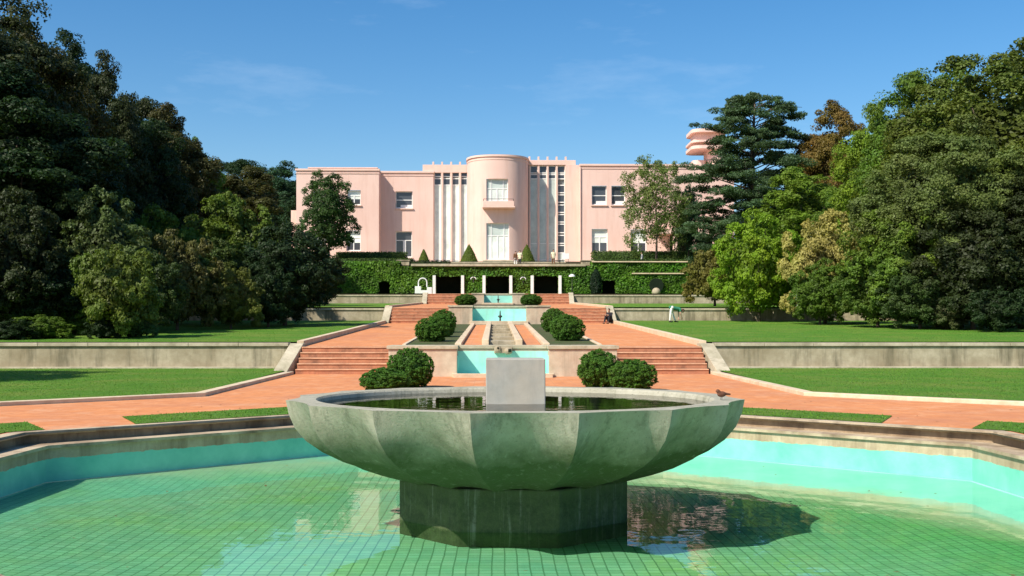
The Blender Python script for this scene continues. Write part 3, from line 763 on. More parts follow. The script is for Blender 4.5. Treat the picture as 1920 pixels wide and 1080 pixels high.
# ------------------------------------------------------------------ foliage
RNG = np.random.default_rng(7)
def leaf_mesh(name, P, N, size, tint=None, aspect=0.6, jitter=0.48):
    """P,N: (n,3) leaf places and facing; every leaf is one bent kite-shaped face"""
    n_ = len(P); size = np.broadcast_to(np.asarray(size, float), (n_,))
    s = size * RNG.uniform(0.65, 1.35, n_)
    N = N + RNG.normal(0, jitter, (n_, 3)); N /= np.linalg.norm(N, axis=1, keepdims=True) + 1e-9
    A = RNG.normal(0, 1, (n_, 3)); A -= (A*N).sum(1, keepdims=True)*N; A /= np.linalg.norm(A, axis=1, keepdims=True)+1e-9
    B = np.cross(N, A)
    sa = s[:, None]*0.5; sb = sa*aspect
    V = np.stack([P - A*sa, P + B*sb - N*sa*.18, P + A*sa - N*sa*.1, P - B*sb - N*sa*.18], 1).reshape(-1, 3)
    me = bpy.data.meshes.new(name)
    me.vertices.add(4*n_); me.vertices.foreach_set('co', V.astype(np.float32).ravel())
    me.loops.add(4*n_); me.loops.foreach_set('vertex_index', np.arange(4*n_, dtype=np.int32))
    me.polygons.add(n_); me.polygons.foreach_set('loop_start', np.arange(0, 4*n_, 4, dtype=np.int32))
    me.polygons.foreach_set('loop_total', np.full(n_, 4, dtype=np.int32))
    me.update(calc_edges=True)
    at = me.attributes.new('tint', 'FLOAT', 'FACE')
    if tint is None: tint = RNG.uniform(0.2, 0.8, n_)
    at.data.foreach_set('value', np.clip(tint, 0, 1).astype(np.float32))
    me.materials.append(M['leaf'])
    return me

def fib(n_, seed=0):
    i = np.arange(n_)+.5; ph = np.arccos(1-2*i/n_); th = math.pi*(1+5**.5)*i+seed
    return np.stack([np.cos(th)*np.sin(ph), np.sin(th)*np.sin(ph), np.cos(ph)], 1)

def lobes_on(rx, ry, rz, zc, n_, lr, seed, flat=0.0, zcut=-0.75, irregular=0.16):
    """clump centres spread over an uneven ellipsoid"""
    g = np.random.default_rng(seed); d = fib(n_, seed); d = d + g.normal(0, .12, d.shape); d /= np.linalg.norm(d, axis=1, keepdims=True)
    d = d[d[:, 2] > zcut]; k = len(d)
    low = 1 + irregular*np.sin(d[:, 0]*3.1+seed)*np.cos(d[:, 1]*2.7+seed*2) + irregular*g.normal(0, .6, k)
    r_ = (1-lr*.55)*low
    C = d*r_[:, None]*np.array([rx, ry, rz]); C[:, 2] += zc
    rad = lr*g.uniform(.65, 1.35, k)
    return C, rad, d

def crown(name, rx, ry, rz, zc, n_lobes, lr, leaves, size, seed, zcut=-0.75, inner=0.18, gap=0.0, irregular=0.16, aspect=.6):
    """lr: clump radius as a fraction of the crown radius"""
    g = np.random.default_rng(seed+100)
    C, rad, D = lobes_on(rx, ry, rz, zc, n_lobes, lr, seed, zcut=zcut, irregular=irregular)
    R0 = np.array([rx, ry, rz]).mean()
    w = rad**2*g.uniform(.6, 1.3, len(rad)); w /= w.sum()
    idx = g.choice(len(rad), leaves, p=w)
    ns = 16; K = len(rad)
    sd = g.normal(0, 1, (K, ns, 3)) + D[:, None, :]*.8; sd[:, :, 2] += .35; sd /= np.linalg.norm(sd, axis=2, keepdims=True)
    lax = g.uniform(.7, 1.3, (K, 1, 3))*np.array([1, 1, .8])
    sc = C[:, None, :] + sd*lax*(rad*R0)[:, None, None]*g.uniform(.55, 1.08, (K, ns, 1))
    sr = (rad*R0)[:, None]*g.uniform(.22, .46, (K, ns))
    sidx = g.integers(0, ns, leaves)
    d = g.normal(0, 1, (leaves, 3)); d[:, 2] += .35; d /= np.linalg.norm(d, axis=1, keepdims=True)
    rr = np.cbrt(g.uniform(.15, 1, leaves))*1.1
    P = sc[idx, sidx] + d*(sr[idx, sidx]*rr)[:, None]*np.array([1.15, 1.15, .7])
    N = d*.6 + sd[idx, sidx]*.45 + np.array([0, 0, .25])
    clump_t = g.uniform(.25, .75, len(rad))
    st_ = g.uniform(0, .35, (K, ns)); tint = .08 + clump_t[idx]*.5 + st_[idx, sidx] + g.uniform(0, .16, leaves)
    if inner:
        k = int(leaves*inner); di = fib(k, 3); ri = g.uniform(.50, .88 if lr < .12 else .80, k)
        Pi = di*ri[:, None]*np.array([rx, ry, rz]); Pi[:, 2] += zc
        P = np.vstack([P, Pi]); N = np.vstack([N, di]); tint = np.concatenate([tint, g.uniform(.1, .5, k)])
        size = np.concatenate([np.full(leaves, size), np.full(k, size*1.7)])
    else: size = np.full(leaves, size)
    hx = np.percentile(np.hypot(P[:, 0]/rx, P[:, 1]/ry), 97); P[:, :2] /= hx; C = C.copy(); C[:, :2] /= hx
    ht = np.percentile(P[:, 2]-zc, 99.3); up_ = P[:, 2] > zc; P[up_, 2] = zc + (P[up_, 2]-zc)*rz/ht
    keep = P[:, 2] > 0.02
    return leaf_mesh(name, P[keep], N[keep], size[keep], tint[keep], aspect), C, rad*R0

def trunk_mesh(name, h, r0, targets, seed=1, start=.3):
    g = random.Random(seed); mb = MB()
    pts = [(0, 0, -.3)]; rd = [r0*1.35]
    for i in range(1, 7):
        t_ = i/6; pts.append((g.uniform(-.12, .12)*h*.05*i, g.uniform(-.12, .12)*h*.05*i, h*t_)); rd.append(r0*(1-.75*t_))
    mb.tube(pts, rd, 10)
    for c in targets:
        t_ = g.uniform(start, .85); i = min(5, int(t_*6)); b = Vector(pts[i]).lerp(Vector(pts[i+1]), t_*6-i)
        e = Vector(c); mid = b.lerp(e, .5) + Vector((0, 0, -.06*(e-b).length))
        r1 = r0*(1-.75*t_)*.55; mb.tube([b, mid, e], [r1, r1*.6, r1*.2], 6)
    me = bpy.data.meshes.new(name); me.from_pydata(mb.v, [], mb.f); me.validate(); me.update()
    for p in me.polygons: p.use_smooth = True
    me.materials.append(M['bark']); return me

def proto_tree(name, h, rx, ry, n_lobes, lr, leaves, size, seed, base=.12, trunk_r=.3, **kw):
    rz = h*(1-base)/2; zc = h-rz
    cm, C, rad = crown(name+'_crown', rx, ry, rz, zc, n_lobes, lr, leaves, size, seed, **kw)
    g = random.Random(seed); tg = [tuple(C[i]*.9) for i in g.sample(range(len(C)), min(14, len(C)))]
    tm = trunk_mesh(name+'_trunk', zc+rz*.5, trunk_r, tg, seed)
    return dict(name=name, crown=cm, trunk=tm, h=h, r=rx)

PR = {}
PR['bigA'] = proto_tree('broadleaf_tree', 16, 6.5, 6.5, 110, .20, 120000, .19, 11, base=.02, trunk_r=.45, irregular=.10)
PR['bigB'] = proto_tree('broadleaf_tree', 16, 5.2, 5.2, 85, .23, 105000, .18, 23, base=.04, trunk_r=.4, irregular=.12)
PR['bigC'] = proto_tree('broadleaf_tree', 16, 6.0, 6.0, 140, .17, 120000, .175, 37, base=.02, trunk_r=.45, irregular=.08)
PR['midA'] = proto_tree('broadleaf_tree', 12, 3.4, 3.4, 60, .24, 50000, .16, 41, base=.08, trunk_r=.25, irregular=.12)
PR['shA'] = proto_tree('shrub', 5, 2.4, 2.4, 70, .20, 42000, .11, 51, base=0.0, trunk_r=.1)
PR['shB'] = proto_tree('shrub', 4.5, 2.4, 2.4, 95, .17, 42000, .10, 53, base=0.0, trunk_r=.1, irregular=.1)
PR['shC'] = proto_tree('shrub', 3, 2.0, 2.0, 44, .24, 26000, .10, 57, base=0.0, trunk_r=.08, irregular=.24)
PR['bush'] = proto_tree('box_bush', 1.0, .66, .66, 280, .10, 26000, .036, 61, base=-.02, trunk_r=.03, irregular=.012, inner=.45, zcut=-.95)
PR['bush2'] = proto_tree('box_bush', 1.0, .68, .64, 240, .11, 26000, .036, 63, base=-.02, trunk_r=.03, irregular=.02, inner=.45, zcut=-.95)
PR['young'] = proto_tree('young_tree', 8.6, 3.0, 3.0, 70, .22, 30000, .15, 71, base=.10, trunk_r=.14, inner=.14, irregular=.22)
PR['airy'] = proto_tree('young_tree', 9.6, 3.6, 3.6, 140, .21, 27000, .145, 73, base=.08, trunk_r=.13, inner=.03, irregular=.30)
USED = set()
def plant(key, x, y, z, h, r_, label, group, color, cat='tree', rz=None, name=None, ry=None):
    p = PR[key]; rz = rz if rz is not None else (x*1.7+y*.9) % 6.28
    o = empty(name or p['name'], (x, y, z), label, cat, group, rz)
    o.scale = (r_/p['r'], (ry or r_)/p['r'], h/p['h'])
    c = bpy.data.objects.new('crown' if cat == 'tree' else 'foliage', p['crown']); COL.objects.link(c); c.parent = o
    c.color = (*color, 1)
    t_ = bpy.data.objects.new('trunk' if cat == 'tree' else 'stems', p['trunk']); COL.objects.link(t_); t_.parent = o
    return o
def plant_px(key, u, vtop, y, r_, label, group, color, **kw):
    z = E(y) if y > 26 else 0; 
    zt = PZ(vtop, y); return plant(key, PX(u, y), y, z, zt-z, r_, label, group, color, **kw)

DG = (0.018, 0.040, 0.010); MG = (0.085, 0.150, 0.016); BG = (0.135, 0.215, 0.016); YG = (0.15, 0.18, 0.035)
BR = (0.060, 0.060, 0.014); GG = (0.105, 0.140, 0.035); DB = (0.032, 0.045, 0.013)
G1 = 'big trees on the left side'; G2 = 'big trees on the right side'; G3 = 'rounded shrubs at the foot of the trees'
# left mass
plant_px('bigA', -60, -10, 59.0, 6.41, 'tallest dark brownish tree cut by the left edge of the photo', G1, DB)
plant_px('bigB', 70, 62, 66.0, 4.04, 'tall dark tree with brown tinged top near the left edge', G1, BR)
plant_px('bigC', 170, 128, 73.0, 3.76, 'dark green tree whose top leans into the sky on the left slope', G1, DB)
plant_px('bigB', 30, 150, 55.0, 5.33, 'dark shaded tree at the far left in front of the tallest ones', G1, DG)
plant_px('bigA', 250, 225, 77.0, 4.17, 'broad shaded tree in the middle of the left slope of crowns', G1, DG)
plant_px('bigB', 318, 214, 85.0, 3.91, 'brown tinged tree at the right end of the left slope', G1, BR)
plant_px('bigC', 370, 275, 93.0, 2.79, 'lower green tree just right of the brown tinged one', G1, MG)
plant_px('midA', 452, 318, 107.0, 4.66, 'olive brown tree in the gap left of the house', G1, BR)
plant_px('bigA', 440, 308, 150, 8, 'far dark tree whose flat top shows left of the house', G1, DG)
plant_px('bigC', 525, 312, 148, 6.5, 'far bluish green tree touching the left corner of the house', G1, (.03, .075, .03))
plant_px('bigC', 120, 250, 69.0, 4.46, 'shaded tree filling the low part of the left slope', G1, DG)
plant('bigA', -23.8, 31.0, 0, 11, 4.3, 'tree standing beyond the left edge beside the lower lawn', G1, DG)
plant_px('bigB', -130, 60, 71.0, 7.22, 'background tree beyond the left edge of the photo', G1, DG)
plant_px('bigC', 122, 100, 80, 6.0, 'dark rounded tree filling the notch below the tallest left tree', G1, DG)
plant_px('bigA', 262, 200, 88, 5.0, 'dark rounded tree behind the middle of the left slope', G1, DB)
# left shrubs
plant_px('shA', 190, 360, 53, 2.6, 'tall rounded dark shrub with pale leaf tips on the left', G3, (.075, .11, .03), cat='shrub')
plant_px('shC', 225, 466, 46.5, 2.0, 'yellow green shrub in front of the tall dark one', G3, (.095, .135, .02), cat='shrub')
plant_px('shC', 335, 440, 56, 2.1, 'brownish green shrub between the yellow green and bright ones', G3, (.11, .11, .03), cat='shrub')
plant_px('shA', 440, 370, 70, 3.3, 'bright topped large shrub left of the young tree', G3, (.09, .14, .018), cat='shrub')
plant_px('shB', 300, 395, 66, 2.6, 'green shrub behind between the dark and bright topped ones', G3, MG, cat='shrub')
plant_px('shB', 535, 425, 64, 3.0, 'very dark wide shrub nearest the ivy on the left', G3, (.022, .045, .014), cat='shrub')
plant_px('shC', 435, 498, 58, 1.7, 'low olive mound in front of the very dark wide shrub', G3, (.10, .12, .022), cat='shrub')
plant_px('shA', 15, 362, 49, 2.5, 'dark brownish shrub at the left edge of the photo', G3, DB, cat='shrub')
plant_px('shB', 80, 470, 50, 2.4, 'shaded dark shrub at the back of the left bed', G3, DG, cat='shrub')
plant_px('shB', 590, 460, 84, 2.6, 'dark brown shrub beside the ivy wall on the left', G3, DB, cat='shrub')
plant_px('shB', 395, 455, 63, 2.4, 'dense dark green shrub behind the low olive mound', G3, (.06, .10, .02), cat='shrub')
plant_px('shB', 275, 470, 52, 1.9, 'dark shrub filling the gap right of the yellow green one', G3, (.05, .08, .02), cat='shrub')
plant_px('shB', 505, 490, 61, 1.7, 'small very dark shrub at the foot of the wide dark one', G3, DG, cat='shrub')
G4 = 'low plants along the upper left lawn'
for i, (u, v, y, r_, lab, c_) in enumerate([(200, 592, 46, .75, 'small round plant in the middle of the low bed', DG), (257, 580, 47, .9, 'pale leaved low plant nearest the open lawn', (.06, .12, .035)),
        (150, 580, 50, 1.3, 'loose low plant behind the small round one', MG), (90, 592, 46, 1.2, 'low plant second from the left edge', MG), (25, 600, 45, 1.2, 'low plant at the left edge of the lawn', DG)]):
    plant_px('shC', u, v, y, r_, lab, G4, c_, cat='plant', name='low_plant')
# right mass
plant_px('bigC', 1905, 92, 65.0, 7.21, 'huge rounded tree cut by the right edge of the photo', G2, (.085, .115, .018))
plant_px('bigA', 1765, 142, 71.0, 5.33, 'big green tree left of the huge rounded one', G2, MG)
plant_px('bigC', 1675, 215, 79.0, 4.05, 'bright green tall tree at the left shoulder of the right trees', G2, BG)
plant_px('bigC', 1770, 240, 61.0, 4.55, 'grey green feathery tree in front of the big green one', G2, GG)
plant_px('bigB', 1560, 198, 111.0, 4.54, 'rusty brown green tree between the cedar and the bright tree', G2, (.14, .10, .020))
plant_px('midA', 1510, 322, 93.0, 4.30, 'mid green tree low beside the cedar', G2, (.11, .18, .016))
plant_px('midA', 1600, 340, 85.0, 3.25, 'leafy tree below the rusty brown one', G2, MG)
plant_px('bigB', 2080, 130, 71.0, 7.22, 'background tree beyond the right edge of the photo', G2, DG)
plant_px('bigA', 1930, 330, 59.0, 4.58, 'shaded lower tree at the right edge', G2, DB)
plant_px('bigA', 1480, 330, 150, 7, 'far dark tree behind the cedar', G2, DG)
# right shrubs
plant_px('shB', 1425, 400, 73, 2.9, 'bright green rounded shrub right of the stepped ivy', G3, (.15, .25, .014), cat='shrub')
plant_px('shA', 1550, 400, 68, 2.6, 'yellow cream variegated shrub among the right bushes', G3, (.32, .29, .08), cat='shrub')
plant_px('shC', 1342, 462, 82, 2.4, 'brownish round shrub at the end of the stepped ivy', G3, (.14, .13, .025), cat='shrub')
plant_px('shA', 1690, 392, 60, 3.0, 'large green shrub below the tall right trees', G3, (.10, .16, .018), cat='shrub')
plant_px('shA', 1830, 400, 57, 3.2, 'dark olive shrub under the huge right tree', G3, DB, cat='shrub')
plant_px('shB', 1540, 490, 66, 1.8, 'low green shrub in front of the variegated one', G3, MG, cat='shrub')
plant_px('shC', 1780, 555, 57, 1.3, 'small pale shrub standing alone before the right trees', G3, (.075, .09, .03), cat='shrub')
plant_px('shC', 1880, 540, 54, 1.8, 'dark shrub at the right edge by the lawn', G3, DG, cat='shrub')
plant_px('shC', 1460, 548, 79, 1.4, 'flat green ground shrub on top of the right wall', G3, BG, cat='shrub', ry=1.0)
plant_px('shC', 1610, 552, 79, 1.6, 'flat dark ground shrub on top of the right wall', G3, DG, cat='shrub', ry=1.0)
plant_px('shB', 1650, 470, 61, 2.4, 'dense green shrub at the foot of the bright green tall tree', G3, (.08, .135, .018), cat='shrub')
plant_px('shB', 1730, 490, 58, 2.2, 'dense dark shrub under the feathery tree', G3, (.05, .085, .02), cat='shrub')
# young trees before the house
plant('young', PX(617, 121), 121, 8.4, PZ(330, 121)-8.4, 3.3, 'young dark green tree before the left wing of the house', 'young trees before the house', (.04, .085, .018))
plant('airy', PX(1232, 121), 121, 8.4, PZ(298, 121)-8.4, 3.9, 'thin airy tree with pale leaves before the right wing', 'young trees before the house', (.11, .16, .035))
plant('young', PX(1292, 124), 124, 9.15, PZ(352, 124)-9.15, 1.8, 'small dark green tree between the airy tree and the cedar', 'young trees before the house', (.03, .08, .03))

# cedar: tiers of flat drooping sprays on long limbs
def cedar():
    x, y = PX(1414, 112), 112.0; z = 5.1; H = PZ(166, 112) - z
    o = empty('cedar_tree', (x, y, z), 'tall blue green cedar with flat layered branches before the little tower', 'tree')
    g = np.random.default_rng(5); P = []; N = []; mb = MB(); T = []
    mb.tube([(0, 0, -.3), (.1, 0, H*.3), (-.1, .1, H*.65), (.2, 0, H*.97)], [.55, .42, .26, .05], 12)
    for i in range(120):
        t_ = .16 + .82*(i/120); az = i*2.4 + g.uniform(-.5, .5)
        env = 1.05 if t_ < .5 else (1.05-.42*((t_-.5)/.5)**1.6)
        reach = 6.2*env*g.uniform(.55, 1.12)*(.72 if t_ > .93 else 1)
        zb = H*t_*.97; e = Vector((math.cos(az)*reach, math.sin(az)*reach, zb + reach*.12 + g.uniform(-.5, .6)))
        mid = Vector((e.x*.5, e.y*.5, zb + reach*.14))
        mb.tube([(0, 0, zb-.3), mid, e], [.10*(1-t_)+.04, .05, .02], 6)
        n_pad = int(3 + reach*1.1)
        for k in range(n_pad):
            u = g.uniform(.30, 1.05)**.7; c = Vector((0, 0, zb)).lerp(mid, min(1, u*2)) if u < .5 else mid.lerp(e, (u-.5)*2)
            side = g.normal(0, .20)*reach*u; c = c + Vector((-math.sin(az)*side, math.cos(az)*side, g.uniform(-.25, .25)))
            if c.x < -3.8 and PZ(312, 112) < z + c.z < PZ(232, 112): continue
            pr = g.uniform(.45, 1.0)*(.5+.10*reach); m_ = int(230*pr)
            q = g.normal(0, 1, (m_, 3)); q /= np.linalg.norm(q, axis=1, keepdims=True); q *= np.cbrt(g.uniform(0, 1, m_))[:, None]
            q *= np.array([pr, pr, pr*.34]); q[:, 2] -= (q[:, 0]**2+q[:, 1]**2)*.12
            P.append(q + np.array(c)); N.append(np.tile([0, -.15, 1.0], (m_, 1))); T.append(np.full(m_, g.uniform(.15, .8)) + g.uniform(-.15, .2, m_))
    P = np.vstack(P); N = np.vstack(N); T = np.concatenate(T)
    me = leaf_mesh('cedar_crown', P, N, .25, T, aspect=.42, jitter=.8)
    c = bpy.data.objects.new('crown', me); COL.objects.link(c); c.parent = o; c.color = (.065, .115, .050, 1)
    mb.build('trunk', M['bark'], o, smooth=True)
cedar()

# round clipped bushes flanking the axis
GB = 'round clipped bushes flanking the axis'; BC = (.060, .145, .016)
def bush(key, x, y, r_, h, label, z=None, rz=None):
    plant(key, x, y, (E(y) if z is None else z)-.03, h, r_, label, GB, BC, cat='bush', rz=rz)
bush('bush', PX(770, 31.8), 31.8, .66, 1.13, 'taller round bush behind the left rim of the great bowl')
bush('bush2', PX(723, 29.8), 29.8, .68, .66, 'low round bush at the left of the taller one by the bowl')
bush('bush2', PX(1123, 31.8), 31.8, .62, 1.08, 'taller round bush behind the right rim of the great bowl')
bush('bush', PX(1187, 30.4), 30.4, .66, .86, 'low round bush at the right of the taller one by the bowl')
for s in (-1, 1):
    for i, (y, r_, h, w) in enumerate([(46.0, .72, 1.08, 'front'), (50.8, .62, 1.02, 'second'), (56.5, .68, 1.22, 'last')]):
        bush('bush' if (i+(s > 0)) % 2 else 'bush2', s*2.78+(.08 if i % 2 else -.06), y + s*.4, r_, h + s*.03, '%s round bush in the bed left of the water stairs' % w if s < 0 else '%s round bush in the bed right of the water stairs' % w)
    bush('bush', s*2.62, 90, .88, .95, 'wide dark bush beside the farthest basin on the %s' % sn[s])
    bush('bush2', s*2.75, 98, .85, .95, 'dark bush right below the colonnade on the %s' % sn[s])

# clipped cones on the house terrace
def cone(x, y, z, h, r_, label):
    o = empty('topiary_cone', (x, y, z), label, 'bush', 'clipped cones before the house'); n_ = 5200
    g = RNG; t_ = 1-np.sqrt(g.uniform(0, 1, n_)); a = g.uniform(0, 6.283, n_); rr = r_*(1-t_)**.8*(1+g.normal(0, .05, n_))
    P = np.stack([rr*np.cos(a), rr*np.sin(a), t_*h], 1); N = np.stack([np.cos(a), np.sin(a), np.full(n_, .4)], 1)
    c = bpy.data.objects.new('foliage', leaf_mesh('cone_foliage', P, N, .14)); COL.objects.link(c); c.parent = o; c.color = (.10, .15, .02, 1)
    MB().tube([(0, 0, 0), (0, 0, h*.8)], [.08, .03]).build('stems', M['bark'], o)
cone(PX(795, 126), 126, 9.15, PZ(467, 126)-9.15, .65, 'smallest clipped cone left of the tall glazed strips')
cone(PX(880, 126), 126, 9.15, PZ(458, 126)-9.15, 1.0, 'clipped cone left of the central door')
cone(PX(988, 126), 126, 9.15, PZ(458, 126)-9.15, .95, 'clipped cone right of the central door')

# ------------------------------------------------------------------ ivy wall with colonnade
def leafy_box(x0, x1, y0, y1, z0_, z1_, dens, size, holes=()):
    """leaf places on front, top and end faces of a box, skipping openings in the front"""
    g = RNG; out = []
    def face(n_, fx, nrm):
        P = fx(n_); out.append((P, np.tile(nrm, (len(P), 1)).astype(float)))
    A = (x1-x0)*(z1_-z0_); n_ = int(A*dens)
    P = np.stack([g.uniform(x0, x1, n_), y0 - np.abs(g.normal(0, .07, n_)), g.uniform(z0_, z1_, n_)], 1)
    P[:, 1] -= .10*(np.sin(P[:, 0]*1.7)*np.cos(P[:, 2]*2.3)+1)
    for (a, b, c, d) in holes:
        P = P[~((P[:, 0] > a+.05) & (P[:, 0] < b-.05) & (P[:, 2] > c) & (P[:, 2] < d-.05))]
    out.append((P, np.tile([0, -1.0, .25], (len(P), 1))))
    n_ = int((x1-x0)*(y1-y0)*dens*.8)
    P = np.stack([g.uniform(x0, x1, n_), g.uniform(y0, y1, n_), z1_+g.normal(0, .05, n_)], 1); out.append((P, np.tile([0, 0, 1.0], (n_, 1))))
    for xe, s in ((x0, -1.0), (x1, 1.0)):
        n_ = int((z1_-z0_)*(y1-y0)*dens); P = np.stack([xe+s*np.abs(g.normal(0, .06, n_)), g.uniform(y0, y1, n_), g.uniform(z0_, z1_, n_)], 1)
        out.append((P, np.tile([s, 0, .2], (n_, 1))))
    return np.vstack([p for p, _ in out]), np.vstack([q for _, q in out])

def front_cells(mb, xs, zs, holes, y, rev, ymap=None):
    """front faces of a wall split round its openings, with the reveals of each opening"""
    ym = ymap or (lambda x: y)
    def inh(x, z): return any(a < x < b and c < z < d for a, b, c, d in holes)
    for i in range(len(xs)-1):
        for j in range(len(zs)-1):
            if inh((xs[i]+xs[i+1])/2, (zs[j]+zs[j+1])/2): continue
            a, b, c, d = xs[i], xs[i+1], zs[j], zs[j+1]
            mb.add([(a, ym(a), c), (b, ym(b), c), (b, ym(b), d), (a, ym(a), d)], [(0, 1, 2, 3)])
    for (a, b, c, d) in holes:
        sx_ = [x for x in xs if a-1e-6 <= x <= b+1e-6]
        for x, n_ in ((a, 1), (b, -1)):
            q = [(x, ym(x), c), (x, ym(x)+rev, c), (x, ym(x)+rev, d), (x, ym(x), d)]
            mb.add(q, [(0, 1, 2, 3) if n_ > 0 else (3, 2, 1, 0)])
        for k in range(len(sx_)-1):
            for z, n_ in ((c, 1), (d, -1)):
                q = [(sx_[k], ym(sx_[k]), z), (sx_[k+1], ym(sx_[k+1]), z), (sx_[k+1], ym(sx_[k+1])+rev, z), (sx_[k], ym(sx_[k])+rev, z)]
                mb.add(q, [(0, 1, 2, 3) if n_ > 0 else (3, 2, 1, 0)])
def rng_breaks(lo, hi, holes, k, step=None):
    s = {round(lo, 5), round(hi, 5)}
    for h in holes: s |= {round(h[k], 5), round(h[k+1], 5)}
    if step:
        x = lo
        while x < hi: s.add(round(x, 5)); x += step
    s = sorted(s); return [x for x in s if lo-1e-4 <= x <= hi+1e-4]

YI = 116.0
iv = empty('ivy_wall', (0, YI, 5.1), 'long terrace wall covered in green ivy with dark openings and white columns', 'wall')
zi = 5.1
holes = []
for (ua, ub) in ((817, 866), (911, 956), (1001, 1048)): holes.append((PX(ua, YI), PX(ub, YI), zi, PZ(517, YI)))
holes.append((PX(710, YI), PX(733, YI), zi, PZ(527, YI))); holes.append((PX(1128, YI), PX(1155, YI), zi, PZ(525, YI)))
xl, xr = PX(645, YI), PX(1290, YI); xm0, xm1 = PX(750, YI), PX(1110, YI)
ztc, zts = PZ(500, YI), PZ(491, YI)
def iv_part(x0, x1, zt, hs):
    hs = [h for h in hs if h[0] >= x0-.01 and h[1] <= x1+.01]
    mb = MB(); front_cells(mb, rng_breaks(x0, x1, hs, 0), rng_breaks(zi-.1, zt, hs, 2), hs, YI, 2.4)
    mb.add([(x0, YI, zt), (x1, YI, zt), (x1, YI+3, zt), (x0, YI+3, zt)], [(0, 1, 2, 3)])
    for x in (x0, x1): mb.add([(x, YI, zi-.1), (x, YI+3, zi-.1), (x, YI+3, zt), (x, YI, zt)], [(0, 1, 2, 3)])
    
    return mb, hs
P_, N_ = [], []
allw = MB()
for (a, b, zt) in ((PX(588, YI), xl, PZ(508, YI)), (xl, xm0, zts), (xm0+.01, xm1, ztc), (xm1+.01, xr, zts)):
    mb, hs_ = iv_part(a, b, zt, holes); allw.add(mb.v, mb.f)
    p, q = leafy_box(a, b, YI-.02, YI+1.2, zi, zt, 120 if a > -20 else 60, .22, hs_); P_.append(p); N_.append(q)
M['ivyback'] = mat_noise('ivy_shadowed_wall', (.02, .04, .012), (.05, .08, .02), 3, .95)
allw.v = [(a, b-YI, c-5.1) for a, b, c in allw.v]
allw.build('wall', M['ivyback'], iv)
P_ = np.vstack(P_) - np.array([0, YI, 5.1]); N_ = np.vstack(N_)
tint = np.clip(.5 + .25*np.sin(P_[:, 0]*.8) * np.cos(P_[:, 2]*1.9) + RNG.uniform(-.25, .25, len(P_)), 0, 1)
c = bpy.data.objects.new('ivy', leaf_mesh('ivy', P_, N_, .22, tint, aspect=.8, jitter=.45)); COL.objects.link(c); c.parent = iv; c.color = (.070, .165, .012, 1)
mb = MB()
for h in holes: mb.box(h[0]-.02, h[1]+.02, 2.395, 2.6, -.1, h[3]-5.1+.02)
mb.build('opening', M['dark'], iv)  # solid backing panels; the openings' deep shade put into their colour
for u in (815, 868, 908, 958, 998, 1050):
    x = PX(u, YI); mb = MB().box(x-.155, x+.155, -.52, -.20, 0.0, PZ(517, YI)-5.1); mb.box(x-.25, x+.25, -.61, -.11, -.02, .14)
    mb.build('column', M['white'], iv, bevel=.02)
mb = MB().box(xm0+1.2, PX(1098, YI), -.45, 1.5, ztc-5.1+.02, ztc-5.1+.26); mb.build('coping', M['coping'], iv, bevel=.02)
for xa_, xb_, v_ in ((xm1, xr, 492), (PX(1185, YI), PX(1284, YI), 514)):
    MB().box(xa_, xb_, -.36, -.1 if v_ == 514 else .6, PZ(v_, YI)-5.1, PZ(v_, YI)-5.1+.12).build('ledge', M['kerb'], iv, bevel=.02)
# round niche on the right with a pale ball
nic = MB().lathe([(.75, 0), (.72, .3)], seg=24).build('niche', M['dark'], iv)  # closed dark drum; the recess shade put into its colour
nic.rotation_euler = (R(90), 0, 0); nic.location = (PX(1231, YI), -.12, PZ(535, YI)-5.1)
o = tag(MB().ball((0, 0, .45), .45, 16, 10).lathe([(.3, -.05), (.22, .05)], seg=12).build('stone_ball', M['stone'], smooth=True), 'pale stone ball before the round niche in the ivy', 'stone ball')
o.location = (PX(1231, YI-.8), YI-.9, 5.16)

# wall lanterns with white hoods between the column pairs, and a post lamp on the right
def lantern(x, z, label):
    o = empty('wall_lantern', (x, YI-.3, z), label, 'lantern', 'white hooded lanterns on the ivy')
    mb = MB(); pts = [(.27*math.cos(a), 0, .22*math.sin(a)) for a in np.linspace(0, math.pi, 9)]; mb.tube(pts, [.045]*9, 6); mb.build('hood', M['white'], o)
    MB().box(-.04, .04, -.04, .04, -.35, .28).build('bracket', M['metal'], o)
lantern(PX(888, YI), PZ(524, YI), 'white hooded lantern on the ivy left of the middle opening')
lantern(PX(981, YI), PZ(524, YI), 'white hooded lantern on the ivy right of the middle opening')
pl = empty('lamp_post', (PX(1073, 113.5), 113.5, 5.1), 'thin lamp post with pale flat hood before the ivy on the right', 'lamp post')
MB().tube([(0, 0, 0), (0, 0, 2.0)], [.05, .035]).build('pole', M['metal'], pl)
MB().lathe([(.34, 2.0), (.30, 2.14), (.08, 2.26)], seg=14).build('lamp_hood', M['white'], pl)
# small white well with arched hoop left of the colonnade
wl = empty('garden_well', (PX(793, 112), 112, 5.1), 'white stepped garden well with an iron arch left of the colonnade', 'well')
mb = MB().box(-.75, -.15, -.3, .3, 0, .95).box(-.148, .45, -.35, .25, 0, .55).box(.452, .95, -.5, .3, -.1, .85); mb.build('basin', M['white'], wl, bevel=.03)
mb = MB(); pts = [(-.42, 0, .9)] + [(.42*math.cos(a), 0, 1.35+.42*math.sin(a)) for a in np.linspace(math.pi, 0, 9)] + [(.42, 0, .9)]; mb.tube(pts, [.06]*11, 6)
mb.build('arch', M['white'], wl)

